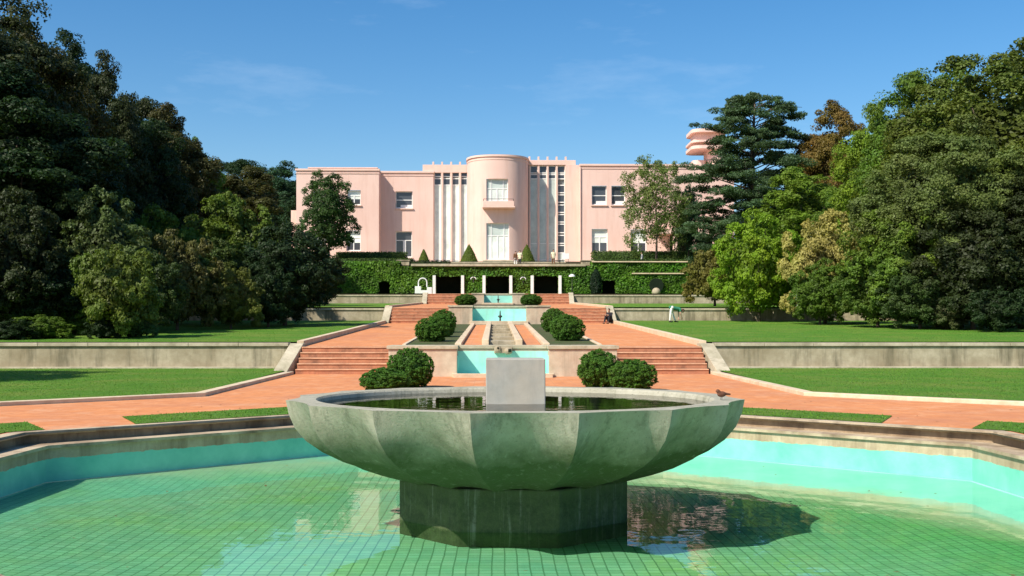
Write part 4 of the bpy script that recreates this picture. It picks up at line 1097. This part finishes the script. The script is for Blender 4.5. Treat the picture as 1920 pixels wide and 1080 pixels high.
# cypress against the ivy
cy = empty('cypress', (PX(1118, 114.5), 114.5, 5.1), 'narrow dark cypress against the ivy right of the colonnade', 'tree')
n_ = 5000; t_ = RNG.uniform(0, 1, n_); a_ = RNG.uniform(0, 6.283, n_); rr = .55*np.sin(np.clip(t_*.95+.1, 0, 1)*math.pi)**.6*(1+RNG.normal(0, .1, n_))
c = bpy.data.objects.new('crown', leaf_mesh('cypress', np.stack([rr*np.cos(a_), rr*np.sin(a_), t_*3.0], 1), np.stack([np.cos(a_), np.sin(a_), .3+0*a_], 1), .14))
COL.objects.link(c); c.parent = cy; c.color = (.012, .03, .012, 1)
MB().tube([(0, 0, -.1), (0, 0, 2)], [.1, .04]).build('trunk', M['bark'], cy)

# clipped hedges on the house terrace
def hedge(x0, x1, y, z0_, z1_, label, color=(.05, .09, .018), d=1.2):
    o = empty('hedge', ((x0+x1)/2, y, z0_), label, 'hedge', 'clipped hedges on the house terrace')
    p, q = leafy_box(x0, x1, y, y+d, z0_, z1_, 110, .17); p = p - np.array([(x0+x1)/2, y, z0_])
    c = bpy.data.objects.new('foliage', leaf_mesh('hedge', p, q, .17)); COL.objects.link(c); c.parent = o; c.color = (*color, 1)
    MB().box(x0-(x0+x1)/2+.1, x1-(x0+x1)/2-.1, .1, d-.1, 0, z1_-z0_-.08).build('stems', M['ivyback'], o)
hedge(PX(638, 119), PX(772, 119), 119, 8.4, PZ(485, 119), 'lower clipped hedge at the left end of the terrace')
hedge(PX(632, 125), PX(762, 125), 125, 9.15, PZ(473, 125), 'upper clipped hedge below the left wing windows', (.06, .11, .018))
hedge(PX(1112, 119), PX(1300, 119), 119, 8.4, PZ(486, 119), 'lower clipped hedge at the right end of the terrace')
hedge(PX(1112, 125), PX(1375, 125), 125, 9.15, PZ(471, 125), 'upper clipped hedge below the right wing windows', (.06, .11, .018))
hedge(PX(770, 117.6), PX(843, 117.6), 117.6, 8.4, PZ(489, 117.6), 'thin dark hedge above the left end of the colonnade', (.02, .03, .012), .6)
# terrace end piers and the low pale edging of the upper terrace
for u, lab in ((757, 'pale stone pier at the left end of the colonnade roof'), (1101, 'pale stone pier at the right end of the colonnade roof')):
    x = PX(u, 117)
    tag(MB().box(x-.62, x+.62, 116.6, 117.3, 8.3, PZ(488, 117)-.1).box(x-.7, x+.7, 116.52, 117.38, PZ(488, 117)-.098, PZ(488, 117)).build('stone_pier', M['stone'], bevel=.02, origin=(x, 117, 8.3)), lab, 'pier', 'terrace end piers')
o = tag(MB().box(PX(845, 121), PX(1060, 121), 121.3, 121.9, 8.2, PZ(491, 121)-.1).box(PX(843, 121), PX(1062, 121), 121.2, 121.95, PZ(491, 121)-.098, PZ(491, 121)).build('terrace_wall', M['coping'], bevel=.02, origin=(0, 121, 8.2)),
    'low sunlit stone edge of the upper terrace before the door', 'wall')

# ------------------------------------------------------------------ the pink house
YW = 134.0
villa = empty('villa', (0, YW, 9.15), 'long pink art deco house with a rounded centre bay and glazed strips', 'house')
def vb(mb, name, m, parent=villa, bevel=0.0, smooth=False):
    mb.v = [(a, b-YW, c-9.15) for a, b, c in mb.v]
    return mb.build(name, M[m], parent, bevel=bevel, smooth=smooth)
def pxbox(mb, ua, ub, va, vb_, y0, y1): return mb.box(PX(ua, y0), PX(ub, y0), y0, y1, PZ(vb_, y0), PZ(va, y0))
ZB = 9.0
WIN = []
def wing(name, ua, ub, vtop, y, hs_px, depth=16):
    hs = [(PX(a, y), PX(b, y), PZ(d, y) if d < 480 else PZ(d, y), PZ(c_, y)) for a, b, c_, d in hs_px]
    x0, x1, zt = PX(ua, y), PX(ub, y), PZ(vtop, y); mb = MB()
    front_cells(mb, rng_breaks(x0, x1, hs, 0), rng_breaks(ZB, zt, hs, 2), hs, y, .45)
    for x in (x0, x1): mb.add([(x, y, ZB), (x, y+depth, ZB), (x, y+depth, zt), (x, y, zt)], [(0, 1, 2, 3)])
    mb.add([(x0, y, zt), (x1, y, zt), (x1, y+depth, zt), (x0, y+depth, zt)], [(0, 1, 2, 3)])
    vb(mb, 'wall', 'pink')
    c_ = MB().box(x0-.12, x1+.12, y-.14, y+.5, zt+.003, zt+.24).box(x0-.06, x1+.06, y-.07, y-.003, zt-.34, zt-.22); vb(c_, 'cornice', 'pale_pink', bevel=.03)
    return hs
def window(h, y, style):
    """style: 'half' dark panes with blind, 'door' tall pale panes, 'dark' """
    a, b, c_, d = h; y = y+.33; fr = MB(); w = .09
    fr.box(a, a+w, y-.05, y+.05, c_, d); fr.box(b-w, b, y-.05, y+.05, c_, d); fr.box(a+w, b-w, y-.05, y+.05, d-w, d); fr.box(a+w, b-w, y-.05, y+.05, c_, c_+w*1.6)
    zm = c_ + (d-c_)*(.5 if style == 'half' else .66); fr.box(a+w, b-w, y-.04, y+.04, zm-.05, zm+.05)
    xm = (a+b)/2
    if style != 'half': fr.box(xm-.06, xm+.06, y-.04, y+.04, c_+w*1.6, zm-.05)
    if style == 'bay':
        for x in (a+(b-a)*.22, b-(b-a)*.22): fr.box(x-.05, x+.05, y-.045, y+.045, c_+w*1.6, d-w)
    f = vb(fr, 'window', 'white')
    if style == 'half':
        vb(MB().box(a+w, b-w, y+.01, y+.02, c_, d), 'pane', 'glass', f)
        vb(MB().box(a+w+.25*(b-a), b-w, y-.02, y-.01, c_+w, c_+(d-c_)*.22), 'blind', 'white', f)
    elif style == 'bay':
        vb(MB().box(a+w, b-w, y+.01, y+.02, c_, zm), 'pane', 'paleglass', f); vb(MB().box(a+w, b-w, y+.01, y+.02, zm+.002, d), 'pane', 'grey_shade_glass', f)
    elif style == 'pale':
        vb(MB().box(a+w, b-w, y+.01, y+.02, c_+(d-c_)*.42, d), 'pane', 'paleglass', f); vb(MB().box(a+w, b-w, y+.01, y+.02, c_, c_+(d-c_)*.418), 'pane', 'glass', f)
    else:
        vb(MB().box(a+w, b-w, y+.01, y+.02, c_, d), 'pane', 'glass', f)
        vb(MB().box(a+(b-a)*.45, a+(b-a)*.62, y-.03, y-.01, c_, zm), 'curtain', 'white', f)
    sl = MB().box(a-.12, b+.12, y-.50, y-.06, c_-.12, c_-.003); vb(sl, 'sill', 'pale_pink', f)
# left wing, projecting
h = wing('left', 557, 711, 321, 131.8, [(652, 677, 357, 385), (588, 613, 357, 385), (650, 677, 433, 471), (588, 613, 433, 471)])
for i, hh in enumerate(h): window(hh, 131.8, 'pale')
x0, x1 = PX(578, 131.8), PX(706, 131.8); vb(MB().box(x0, x1, 132.6, 146, PZ(320, 131.8), PZ(315, 132)).box(x0-.1, x1+.1, 132.5, 146.1, PZ(315, 132)+.002, PZ(313, 132)), 'parapet', 'pale_pink', bevel=.02)
# recessed wall left of the glazed strips
h = wing('recess', 704, 813, 325, YW, [(742, 774, 359, 391), (742, 773, 434, 483)])
window(h[0], YW, 'half'); window(h[1], YW, 'dark')
vb(pxbox(MB(), 793, 878, 309, 324, YW+.2, YW+6), 'parapet', 'pale_pink', bevel=.02)
# right wing
YR = 132.6
h = wing('right', 1089, 1378, 311, YR, [(1110, 1138, 348, 384), (1147, 1173, 348, 384), (1110, 1140, 429, 473), (1183, 1213, 430, 473)])
window(h[0], YR, 'half'); window(h[1], YR, 'half'); window(h[2], YR, 'pale'); window(h[3], YR, 'pale')
# pilaster wall between strips and right wing
mb = MB().box(PX(1061, YW), PX(1093, YW), YW-.02, YW+5, ZB, PZ(309, YW)); vb(mb, 'wall', 'pink')
vb(pxbox(MB(), 988, 1080, 300, 309, YW+.1, YW+6), 'parapet', 'pale_pink', bevel=.02)
vb(MB().tube([(PX(1088, 133), 132.48, 9.2), (PX(1088, 133), 132.48, PZ(313, 132.6))], [.07, .07]), 'drainpipe', 'pale_pink')
# glazed strips
def strips_bay(us, ue, fins, vt, vtop_fin, dark_rows, lightm, dark_last=False):
    y = YW+.45
    vb(pxbox(MB(), us, ue, vt-9, vt, y-.1, y+5), 'lintel', 'pale_pink')
    cols = []
    ed = [us] + fins + [ue]
    for i in range(len(ed)-1):
        a, b = ed[i]+1.6, ed[i+1]-1.6
        if b-a < 5: continue
        xa, xb = PX(a, y), PX(b, y); zt, zb_ = PZ(vt, y), ZB
        fr = MB(); fr.box(xa, xa+.07, y+.05, y+.14, zb_, zt); fr.box(xb-.07, xb, y+.05, y+.14, zb_, zt)
        last = dark_last and i >= len(ed)-3
        rows = list(dark_rows) + ([(347, 361), (365, 379), (384, 398), (402, 416), (420, 436), (441, 456), (460, 474)] if last else [])
        vv = sorted({v for r_ in rows for v in r_} | {487})
        for v in vv: fr.box(xa+.07, xb-.07, y+.06, y+.13, PZ(v, y)-.06, PZ(v, y)+.06)
        xm = (xa+xb)/2
        f = vb(fr, 'window', 'white')
        for (v0, v1) in rows: vb(MB().box(xa+.07, xb-.07, y+.10, y+.11, PZ(v1, y), PZ(v0, y)), 'pane', 'glass', f)
        v0 = rows[-1][1] if not last else 474
        vb(MB().box(xa+.07, xb-.07, y+.10, y+.112, zb_, PZ(v0, y)), 'pane', lightm, f)
        if not last:
            vb(MB().box(xa+.07, xb-.07, y+.075, y+.095, PZ(457, y), PZ(456, y)), 'transom', 'white', f)
    for u in fins:
        x = PX(u, y); vb(MB().box(x-.11, x+.11, y-.24, y+.06, ZB, PZ(vtop_fin, y)), 'fin', 'pale_pink', bevel=.02)
    vb(MB().box(PX(us, y), PX(ue, y), y+.3, y+5, ZB, PZ(vt, y)), 'wall', 'greywall')
M['greywall'] = mat_noise('inner_grey', (.25, .27, .26), (.32, .34, .32), 1, .9)
strips_bay(811, 878, [813, 829.5, 846.5, 863], 318, 304, [(319, 331), (335, 347)], 'paleglass')
# darker glimpses in the second strip
strips_bay(989, 1064, [993, 1010, 1027, 1044, 1061], 309, 294, [(311, 324), (327, 335)], 'grey_shade_glass', True)  # grey panes carry the bay's cast shadow in their colour

# rounded centre bay
XB, AB, DB_, NB = PX(933.5, YW), 57*YW/F, 4.1, 2.3
def bay_y(x):
    t_ = min(1.0, abs((x-XB)/AB)); return YW - DB_*(1-t_**NB)**(1/NB)
YF = YW-DB_
bz = PZ(294, YF+.3); hs = [(PX(912, YF), PX(955, YF), PZ(487, YF), PZ(418, YF)), (PX(912, YF), PX(953, YF), PZ(388, YF), PZ(335, YF))]
ang = [XB + AB*math.copysign(abs(math.cos(a))**(2/NB), math.cos(a)) for a in np.linspace(math.pi, 0, 49)]
xs = sorted({round(x, 5) for x in ang} | {round(v, 5) for h_ in hs for v in h_[:2]})
mb = MB(); front_cells(mb, xs, rng_breaks(ZB, bz, hs, 2), hs, 0, .5, bay_y)
ob = vb(mb, 'bay_wall', 'pink')
bm = bmesh.new(); bm.from_mesh(ob.data); bmesh.ops.remove_doubles(bm, verts=bm.verts[:], dist=1e-4)
for f_ in bm.faces: f_.smooth = True
for e in bm.edges:
    if len(e.link_faces) == 2 and e.calc_face_angle(0) > R(40): e.smooth = False
bm.to_mesh(ob.data); bm.free()
def bay_band(z0_, z1_, outw, name, m):
    mb = MB(); pts = [(x, bay_y(x)) for x in xs]
    c = (XB, YW+.5); o_ = [(c[0]+(x-c[0])*(1+outw/AB), y-outw) for x, y in pts]
    poly = o_ + [(XB+AB+outw, YW+5), (XB-AB-outw, YW+5)]
    mb.prism(poly, z0_, z1_); return vb(mb, name, m)
bay_band(bz, bz+.22, .12, 'cornice', 'pale_pink')
bay_band(bz-.35, bz-.2, .04, 'moulding', 'pale_pink')
mb = MB().prism([(x, bay_y(x)+.5) for x in xs] + [(XB+AB, YW+5), (XB-AB, YW+5)], bz-.05, bz-.003); vb(mb, 'roof', 'pale_pink')
window(hs[0], YF+.08, 'bay'); window(hs[1], YF+.08, 'bay')
bal = vb(MB().box(PX(905, YF), PX(966, YF), YF-1.15, YF+.4, PZ(391, YF), PZ(391, YF)+.16).box(PX(906, YF), PX(964, YF), YF-1.1, YF-.96, PZ(391, YF)+.162, PZ(379, YF))
   .box(PX(906, YF), PX(906, YF)+.14, YF-.958, YF+.3, PZ(391, YF)+.162, PZ(379, YF)).box(PX(964, YF)-.14, PX(964, YF), YF-.958, YF+.3, PZ(391, YF)+.162, PZ(379, YF)), 'balcony', 'pale_pink', bevel=.03)
rl = MB(); 
for x in (PX(906, YF)+.07, PX(964, YF)-.07): rl.tube([(x, YF-1.03, PZ(379, YF)), (x, YF-1.03, PZ(375, YF))], [.03, .03], 6)
rl.tube([(PX(906, YF)+.07, YF-1.03, PZ(375, YF)), (PX(964, YF)-.07, YF-1.03, PZ(375, YF))], [.03, .03], 6)
vb(rl, 'railing', 'metal', bal)
vb(MB().box(PX(906, YF), PX(962, YF), YF-1.3, YF+.3, 9.1, PZ(487, YF)-.13).box(PX(903, YF), PX(965, YF), YF-1.7, YF-1.302, 9.1, 9.45), 'door_steps', 'coping', bevel=.02)
# belvedere tower at the right
YT = 146.0
def rslab(name, ua, ub, va, v_b, y0, y1, m, rr=1.2):
    x0, x1 = PX(ua, YT), PX(ub, YT); pts = []
    for cx_, cy_, a0 in ((x0+rr, y0+rr, 180), (x1-rr, y0+rr, 270), (x1-rr, y1-rr, 0), (x0+rr, y1-rr, 90)):
        pts += [(cx_+rr*math.cos(R(a0+k*15)), cy_+rr*math.sin(R(a0+k*15))) for k in range(7)]
    vb(MB().prism(pts, PZ(v_b, YT), PZ(va, YT)), name, m)
rslab('tower_roof', 1295, 1362, 245, 251, YT-2, YT+4, 'pale_pink')
rslab('tower_wall', 1302, 1358, 251.2, 266, YT-1.2, YT+3.5, 'pink')
rslab('tower_slab', 1294, 1363, 266.2, 270, YT-2.1, YT+4, 'pale_pink')
rslab('tower_wall', 1301, 1358, 270.2, 276, YT-1.3, YT+3.5, 'pink')
rslab('tower_slab', 1294, 1363, 276.2, 282, YT-2.1, YT+4, 'pale_pink')
rslab('tower_base', 1327, 1362, 282.2, 330, YT-1.4, YT+3.5, 'pink')
rslab('tower_base', 1300, 1326, 300, 330, YT-.4, YT+3.5, 'pale_pink', .8)
# right end loggia behind the cedar
YL = 130.5
vb(MB().box(PX(1235, YL), PX(1372, YL), YL, YL+1.9, PZ(438, YL), PZ(430, YL)), 'loggia_beam', 'pale_pink', bevel=.03)
for u in (1268, 1305, 1343):
    vb(MB().box(PX(u, YL)-.25, PX(u, YL)+.25, YL+.1, YL+.6, ZB, PZ(438, YL)-.003), 'loggia_column', 'pale_pink', bevel=.03)
vb(MB().box(PX(1262, YL), PX(1368, YL), YL+1.8, YL+1.95, ZB, PZ(438, YL)-.005), 'loggia_shade_panel', 'dark')  # solid dark panel; the loggia's inner shade put into its colour
# little annex at the left corner
vb(MB().box(PX(547, 134), PX(560, 134), 134.0, 138, ZB, PZ(395, 134)), 'annex', 'pink', bevel=.03)

# ------------------------------------------------------------------ people
def cap(mb, a, b, ra, rb):
    mb.tube([a, b], [ra, rb], 10); mb.ball(a, ra, 10, 6); mb.ball(b, rb, 10, 6)
def person(loc, rz, J, label, top_m, leg_m, hair_m='hair', sc=1.0, long_sleeve=False, group='people in the garden'):
    """J: joints in metres, figure facing +x"""
    o = empty('person', loc, label, 'person', group, rz); o.scale = (sc, sc, sc)
    V = {k: Vector(v) for k, v in J.items()}
    b = MB()
    for s in 'lr':
        cap(b, V['hip_'+s], V['knee_'+s], .078, .055); cap(b, V['knee_'+s], V['ankle_'+s], .052, .036)
        toe = V['ankle_'+s] + Vector(J.get('toe', (.17, 0, -.05))); cap(b, V['ankle_'+s] + Vector((-.02, 0, -.04)), toe, .036, .028)
        cap(b, V['sh_'+s], V['elbow_'+s], .046, .037); cap(b, V['elbow_'+s], V['wrist_'+s], .035, .025)
        d = (V['wrist_'+s]-V['elbow_'+s]).normalized(); side = Vector((0, 1, 0)) if abs(d.y) < .9 else Vector((1, 0, 0))
        fwd = d.cross(side).normalized(); side = fwd.cross(d).normalized()
        if fwd.x < 0: fwd = -fwd
        w = V['wrist_'+s]; pc = w + d*.05
        # palm edge-on, fingers spread along fwd
        for k in range(4): cap(b, w + d*.01 + fwd*(k-1.5)*.012, w + d*.085 + fwd*(k-1.5)*.021, .016, .013)
        for k, ln in enumerate((.066, .078, .073, .056)):
            base = w + d*.085 + fwd*(k-1.5)*.021; m1 = base + d*ln*.55 + side*.006; cap(b, base, m1, .0095, .009); cap(b, m1, m1 + d*ln*.42 + side*.016, .009, .0075)
        tb = w + d*.03 + fwd*.034; cap(b, tb, tb + d*.035 + fwd*.028, .012, .010); cap(b, tb + d*.035 + fwd*.028, tb + d*.062 + fwd*.034, .010, .008)
    pel = (V['hip_l']+V['hip_r'])/2; ch = (V['sh_l']+V['sh_r'])/2; up = (ch-pel).normalized()
    mid = pel.lerp(ch, .5)
    for k in (-.6, 0, .6):
        hy = Vector((0, .1*k, 0)); sy = (V['sh_l']-ch)*.75*k/.6*.6
        cap(b, pel+hy, mid+hy*.9, .115, .10); cap(b, mid+hy*.9, ch - up*.09 + sy*.7, .10, .108)
    cap(b, V['sh_l'], V['sh_r'], .058, .058)
    hd = V['head']; cap(b, ch + up*.02, hd - (hd-ch).normalized()*.05, .056, .052)
    fx = Vector(J.get('face', (1, 0, 0))).normalized(); ux = (hd-ch).normalized(); ux = (ux - fx*ux.dot(fx)).normalized()
    b.ball(hd, (.088, .076, .112), 14, 10); b.ball(hd - ux*.06 + fx*.03, (.06, .055, .055))
    cap(b, hd + fx*.083 + ux*.01, hd + fx*.102 - ux*.022, .010, .015)            # nose
    b.ball(hd + fx*.078 - ux*.058, (.018, .024, .010))                           # lips
    lat = ux.cross(fx)
    for k in (-1, 1): b.ball(hd + lat*k*.078 - ux*.005, (.018, .012, .03), 8, 6)
    bo_ = b.build('body', M['skin'], o); md = bo_.modifiers.new('join', 'REMESH'); md.mode = 'VOXEL'; md.voxel_size = .0085; md.use_smooth_shade = True
    e = MB()
    for k in (-1, 1): e.ball(hd + fx*.083 + lat*k*.031 + ux*.012, .011, 8, 6)
    e.build('eyes', M['dark'], o)
    hr = MB(); hr.ball(hd + ux*.03 - fx*.018, (.098, .088, .105), 14, 10); hr.ball(hd - fx*.05 - ux*.03, (.055, .07, .075))
    h_o = hr.build('hair', M[hair_m], o); md = h_o.modifiers.new('j', 'REMESH'); md.mode = 'VOXEL'; md.voxel_size = .012; md.use_smooth_shade = True
    t = MB()
    for k in (-.6, 0, .6):
        hy = Vector((0, .11*k, 0)); sy = (V['sh_l']-ch)*.75*k/.6*.6
        cap(t, pel+hy-up*.02, mid+hy*.9, .128, .115); cap(t, mid+hy*.9, ch - up*.085 + sy*.7, .115, .122)
    cap(t, V['sh_l'], V['sh_r'], .071, .071)
    for s in 'lr':
        end = V['wrist_'+s].lerp(V['elbow_'+s], .1) if long_sleeve else V['sh_'+s].lerp(V['elbow_'+s], .6)
        if long_sleeve: cap(t, V['sh_'+s], V['elbow_'+s], .060, .050); t.tube([V['elbow_'+s], end], [.05, .04], 10); t.ball(V['elbow_'+s], .05)
        else: t.ball(V['sh_'+s], .064); t.tube([V['sh_'+s], end], [.064, .058], 10)
    t_o = t.build('shirt', M[top_m], o); md = t_o.modifiers.new('j', 'REMESH'); md.mode = 'VOXEL'; md.voxel_size = .013; md.use_smooth_shade = True
    q = MB()
    for s in 'lr':
        cap(q, V['hip_'+s], V['knee_'+s], .098, .070); q.tube([V['knee_'+s], V['ankle_'+s].lerp(V['knee_'+s], .06)], [.070, .058], 10)
    cap(q, V['hip_l']+up*.03, V['hip_r']+up*.03, .122, .122)
    q_o = q.build('trousers', M[leg_m], o); md = q_o.modifiers.new('j', 'REMESH'); md.mode = 'VOXEL'; md.voxel_size = .013; md.use_smooth_shade = True
    sh = MB()
    for s in 'lr':
        a = V['ankle_'+s]; toe = a + Vector(J.get('toe', (.17, 0, -.05))); cap(sh, a + Vector((-.03, 0, -.045)), toe, .045, .037)
    s_o = sh.build('shoes', M['dark_cloth'], o); md = s_o.modifiers.new('j', 'REMESH'); md.mode = 'VOXEL'; md.voxel_size = .012; md.use_smooth_shade = True
    return o
def stand_pose(step=.12, arm=.1):
    return dict(hip_l=(0, .09, .92), hip_r=(0, -.09, .92), knee_l=(step*.7, .10, .50), knee_r=(-step*.2, -.10, .50), ankle_l=(step, .11, .085), ankle_r=(-step, -.11, .085),
                sh_l=(0, .185, 1.42), sh_r=(0, -.185, 1.42), elbow_l=(-.03, .25, 1.13), elbow_r=(.02, -.25, 1.13), wrist_l=(arm, .25, .90), wrist_r=(arm*.6, -.25, .89), head=(.03, 0, 1.63))
person((PX(975, 119), 119, 8.41), R(-100), stand_pose(), 'person in a cream shirt and dark trousers walking on the terrace by the door', 'cream_cloth', 'dark_cloth')
person((PX(967, 120.4), 120.4, 8.41), R(-60), stand_pose(.05), 'person in brown clothes beside the one in the cream shirt', 'brown_cloth', 'white_cloth', long_sleeve=True)
person((PX(1038, 118), 118, 8.41), R(-80), stand_pose(.08), 'person in a cream shirt and brown trousers standing right of the door', 'cream_cloth', 'brown_cloth')
person((PX(1205, 121), 121.2, 8.41), R(170), stand_pose(.2), 'person in white walking behind the right hedge', 'white_cloth', 'white_cloth', long_sleeve=True)
# gardener bent over on the upper right lawn, facing right
yb_ = 71.5
person((PX(1260, yb_), yb_, zl2(0, yb_)), R(8), dict(hip_l=(0, .10, .93), hip_r=(-.02, -.10, .93), knee_l=(.13, .13, .50), knee_r=(-.10, -.12, .50), ankle_l=(.30, .14, .085), ankle_r=(-.14, -.13, .085),
        sh_l=(.53, .18, .84), sh_r=(.53, -.18, .84), elbow_l=(.54, .19, .53), elbow_r=(.52, -.22, .55), wrist_l=(.50, .10, .29), wrist_r=(.62, -.14, .31), head=(.75, 0, .72), face=(.45, 0, -.9)),
       'person in green shirt and white trousers bending over the upper right lawn', 'green_cloth', 'white_cloth')
# visitor sitting at the foot of the middle right stairs
ys_ = 73.9
person((PX(1143, ys_), ys_, E(ys_)), R(-125), dict(hip_l=(-.12, .10, .20), hip_r=(-.12, -.10, .20), knee_l=(.26, .15, .48), knee_r=(.28, -.12, .46), ankle_l=(.40, .14, .085), ankle_r=(.46, -.12, .085),
        sh_l=(-.02, .18, .68), sh_r=(-.02, -.18, .68), elbow_l=(.14, .24, .48), elbow_r=(.16, -.22, .48), wrist_l=(.33, .12, .56), wrist_r=(.35, -.08, .55), head=(.06, 0, .88)),
       'person in black sitting on the ground at the foot of the middle right stairs', 'dark_cloth', 'dark_cloth', long_sleeve=True)
# white board on the terrace, white bench among the right shrubs
wb = empty('notice_board', (PX(1061, 119.5), 119.5, 8.41), 'small white board on two dark legs right of the standing visitor', 'board')
MB().box(-.36, .36, -.03, .03, .85, 1.45).build('panel', M['white'], wb, bevel=.01)
for s in (-1, 1): MB().tube([(s*.28, .05, 0), (s*.28, .05, 1.3)], [.025, .025], 6).build('leg', M['metal'], wb)
tb = empty('garden_table', (PX(1050, 120.4), 120.4, 8.41), 'dark round garden table behind the white board', 'table')
MB().lathe([(.55, .74), (.56, .78)], seg=24).build('tabletop', M['metal'], tb); MB().lathe([(.28, 0), (.05, .06), (.04, .74)], seg=12).build('pedestal', M['metal'], tb)
bn = empty('garden_bench', (PX(1474, 80), 79.0, E(79)+.06), 'white stone bench glimpsed under the shrubs on the right', 'bench', rz=R(12))
MB().box(-.75, .75, -.25, .25, .72, .86).build('seat', M['white'], bn, bevel=.03)
for s in (-1, 1): MB().box(s*.5-.1, s*.5+.1, -.2, .2, 0, .718).build('leg', M['white'], bn, bevel=.02)

# ------------------------------------------------------------------ grass blades on the nearer lawns (nobody could count them)
def in_poly(P, poly):
    x, y = P[:, 0], P[:, 1]; ins = np.zeros(len(P), bool); n_ = len(poly)
    for i in range(n_):
        x1_, y1_ = poly[i]; x2_, y2_ = poly[(i+1) % n_]
        c_ = ((y1_ > y) != (y2_ > y)) & (x < (x2_-x1_)*(y-y1_)/((y2_-y1_)+1e-12)+x1_); ins ^= c_
    return ins
Gp = []
for poly, zf, lv in LAWN:
    dens = (200, 110, 30)[lv]
    xs_ = [p[0] for p in poly]; ys_l = [p[1] for p in poly]; x0_, x1_ = max(min(xs_), -24), min(max(xs_), 26)
    y0_, y1_ = max(min(ys_l), 17.5), max(ys_l)
    n_ = int((x1_-x0_)*(y1_-y0_)*dens)
    P = np.stack([RNG.uniform(x0_, x1_, n_), RNG.uniform(y0_, y1_, n_), np.zeros(n_)], 1); P = P[in_poly(P, poly)]
    P = P[np.abs(P[:, 0]) < P[:, 1]*.47+1.5]
    zz = np.array([zf(0, yy) for yy in np.linspace(y0_, y1_, 200)]); P[:, 2] = np.interp(P[:, 1], np.linspace(y0_, y1_, 200), zz)
    Gp.append(P)
P = np.vstack(Gp); n_ = len(P); hgt = RNG.uniform(.010, .028, n_); a_ = RNG.uniform(0, 6.283, n_); w = RNG.uniform(.008, .02, n_)
dx, dy = np.cos(a_)*w, np.sin(a_)*w; lx, ly = RNG.normal(0, .02, n_), RNG.normal(0, .02, n_)
V = np.stack([P + np.stack([-dx, -dy, -.01+0*dx], 1), P + np.stack([dx, dy, -.01+0*dx], 1), P + np.stack([lx, ly, hgt], 1)], 1).reshape(-1, 3)
me = bpy.data.meshes.new('grass'); me.vertices.add(3*n_); me.vertices.foreach_set('co', V.astype(np.float32).ravel())
me.loops.add(3*n_); me.loops.foreach_set('vertex_index', np.arange(3*n_, dtype=np.int32))
me.polygons.add(n_); me.polygons.foreach_set('loop_start', np.arange(0, 3*n_, 3, dtype=np.int32)); me.polygons.foreach_set('loop_total', np.full(n_, 3, dtype=np.int32))
me.update(calc_edges=True)
at = me.attributes.new('tint', 'FLOAT', 'FACE'); at.data.foreach_set('value', RNG.uniform(.1, .9, n_).astype(np.float32))
gr = link('grass', me, M['leaf']); gr.color = (.095, .225, .018, 1)
tag(gr, 'short green grass blades covering the lawns', 'grass', kind='stuff')

# a scatter of fallen leaves on the walks, the pool rim and the water
n_ = 420; a_ = RNG.uniform(0, 6.283, n_); rr = RNG.uniform(3.3, 13.5, n_); P = np.stack([rr*np.cos(a_), 14.9+rr*np.sin(a_), np.zeros(n_)], 1)
Q = np.abs(P - np.array([0, 14.9, 0])); oa = np.maximum(np.maximum(Q[:, 0], Q[:, 1]), (Q[:, 0]+Q[:, 1])*.7071)
keep = ((oa < 6.9) & (RNG.uniform(0, 1, n_) < .45)) | (oa > 8.15); P = P[keep]; oa = oa[keep]
P[:, 2] = np.where(oa < 7.3, -.76, .022)
fl = bpy.data.objects.new('fallen_leaves', leaf_mesh('fallen_leaves', P, np.tile([0, 0, 1.0], (len(P), 1)), .06, jitter=.12)); COL.objects.link(fl); fl.color = (.16, .09, .03, 1)
tag(fl, 'scattered small brown leaves on the red walk and the pool water', 'fallen leaves', kind='stuff')
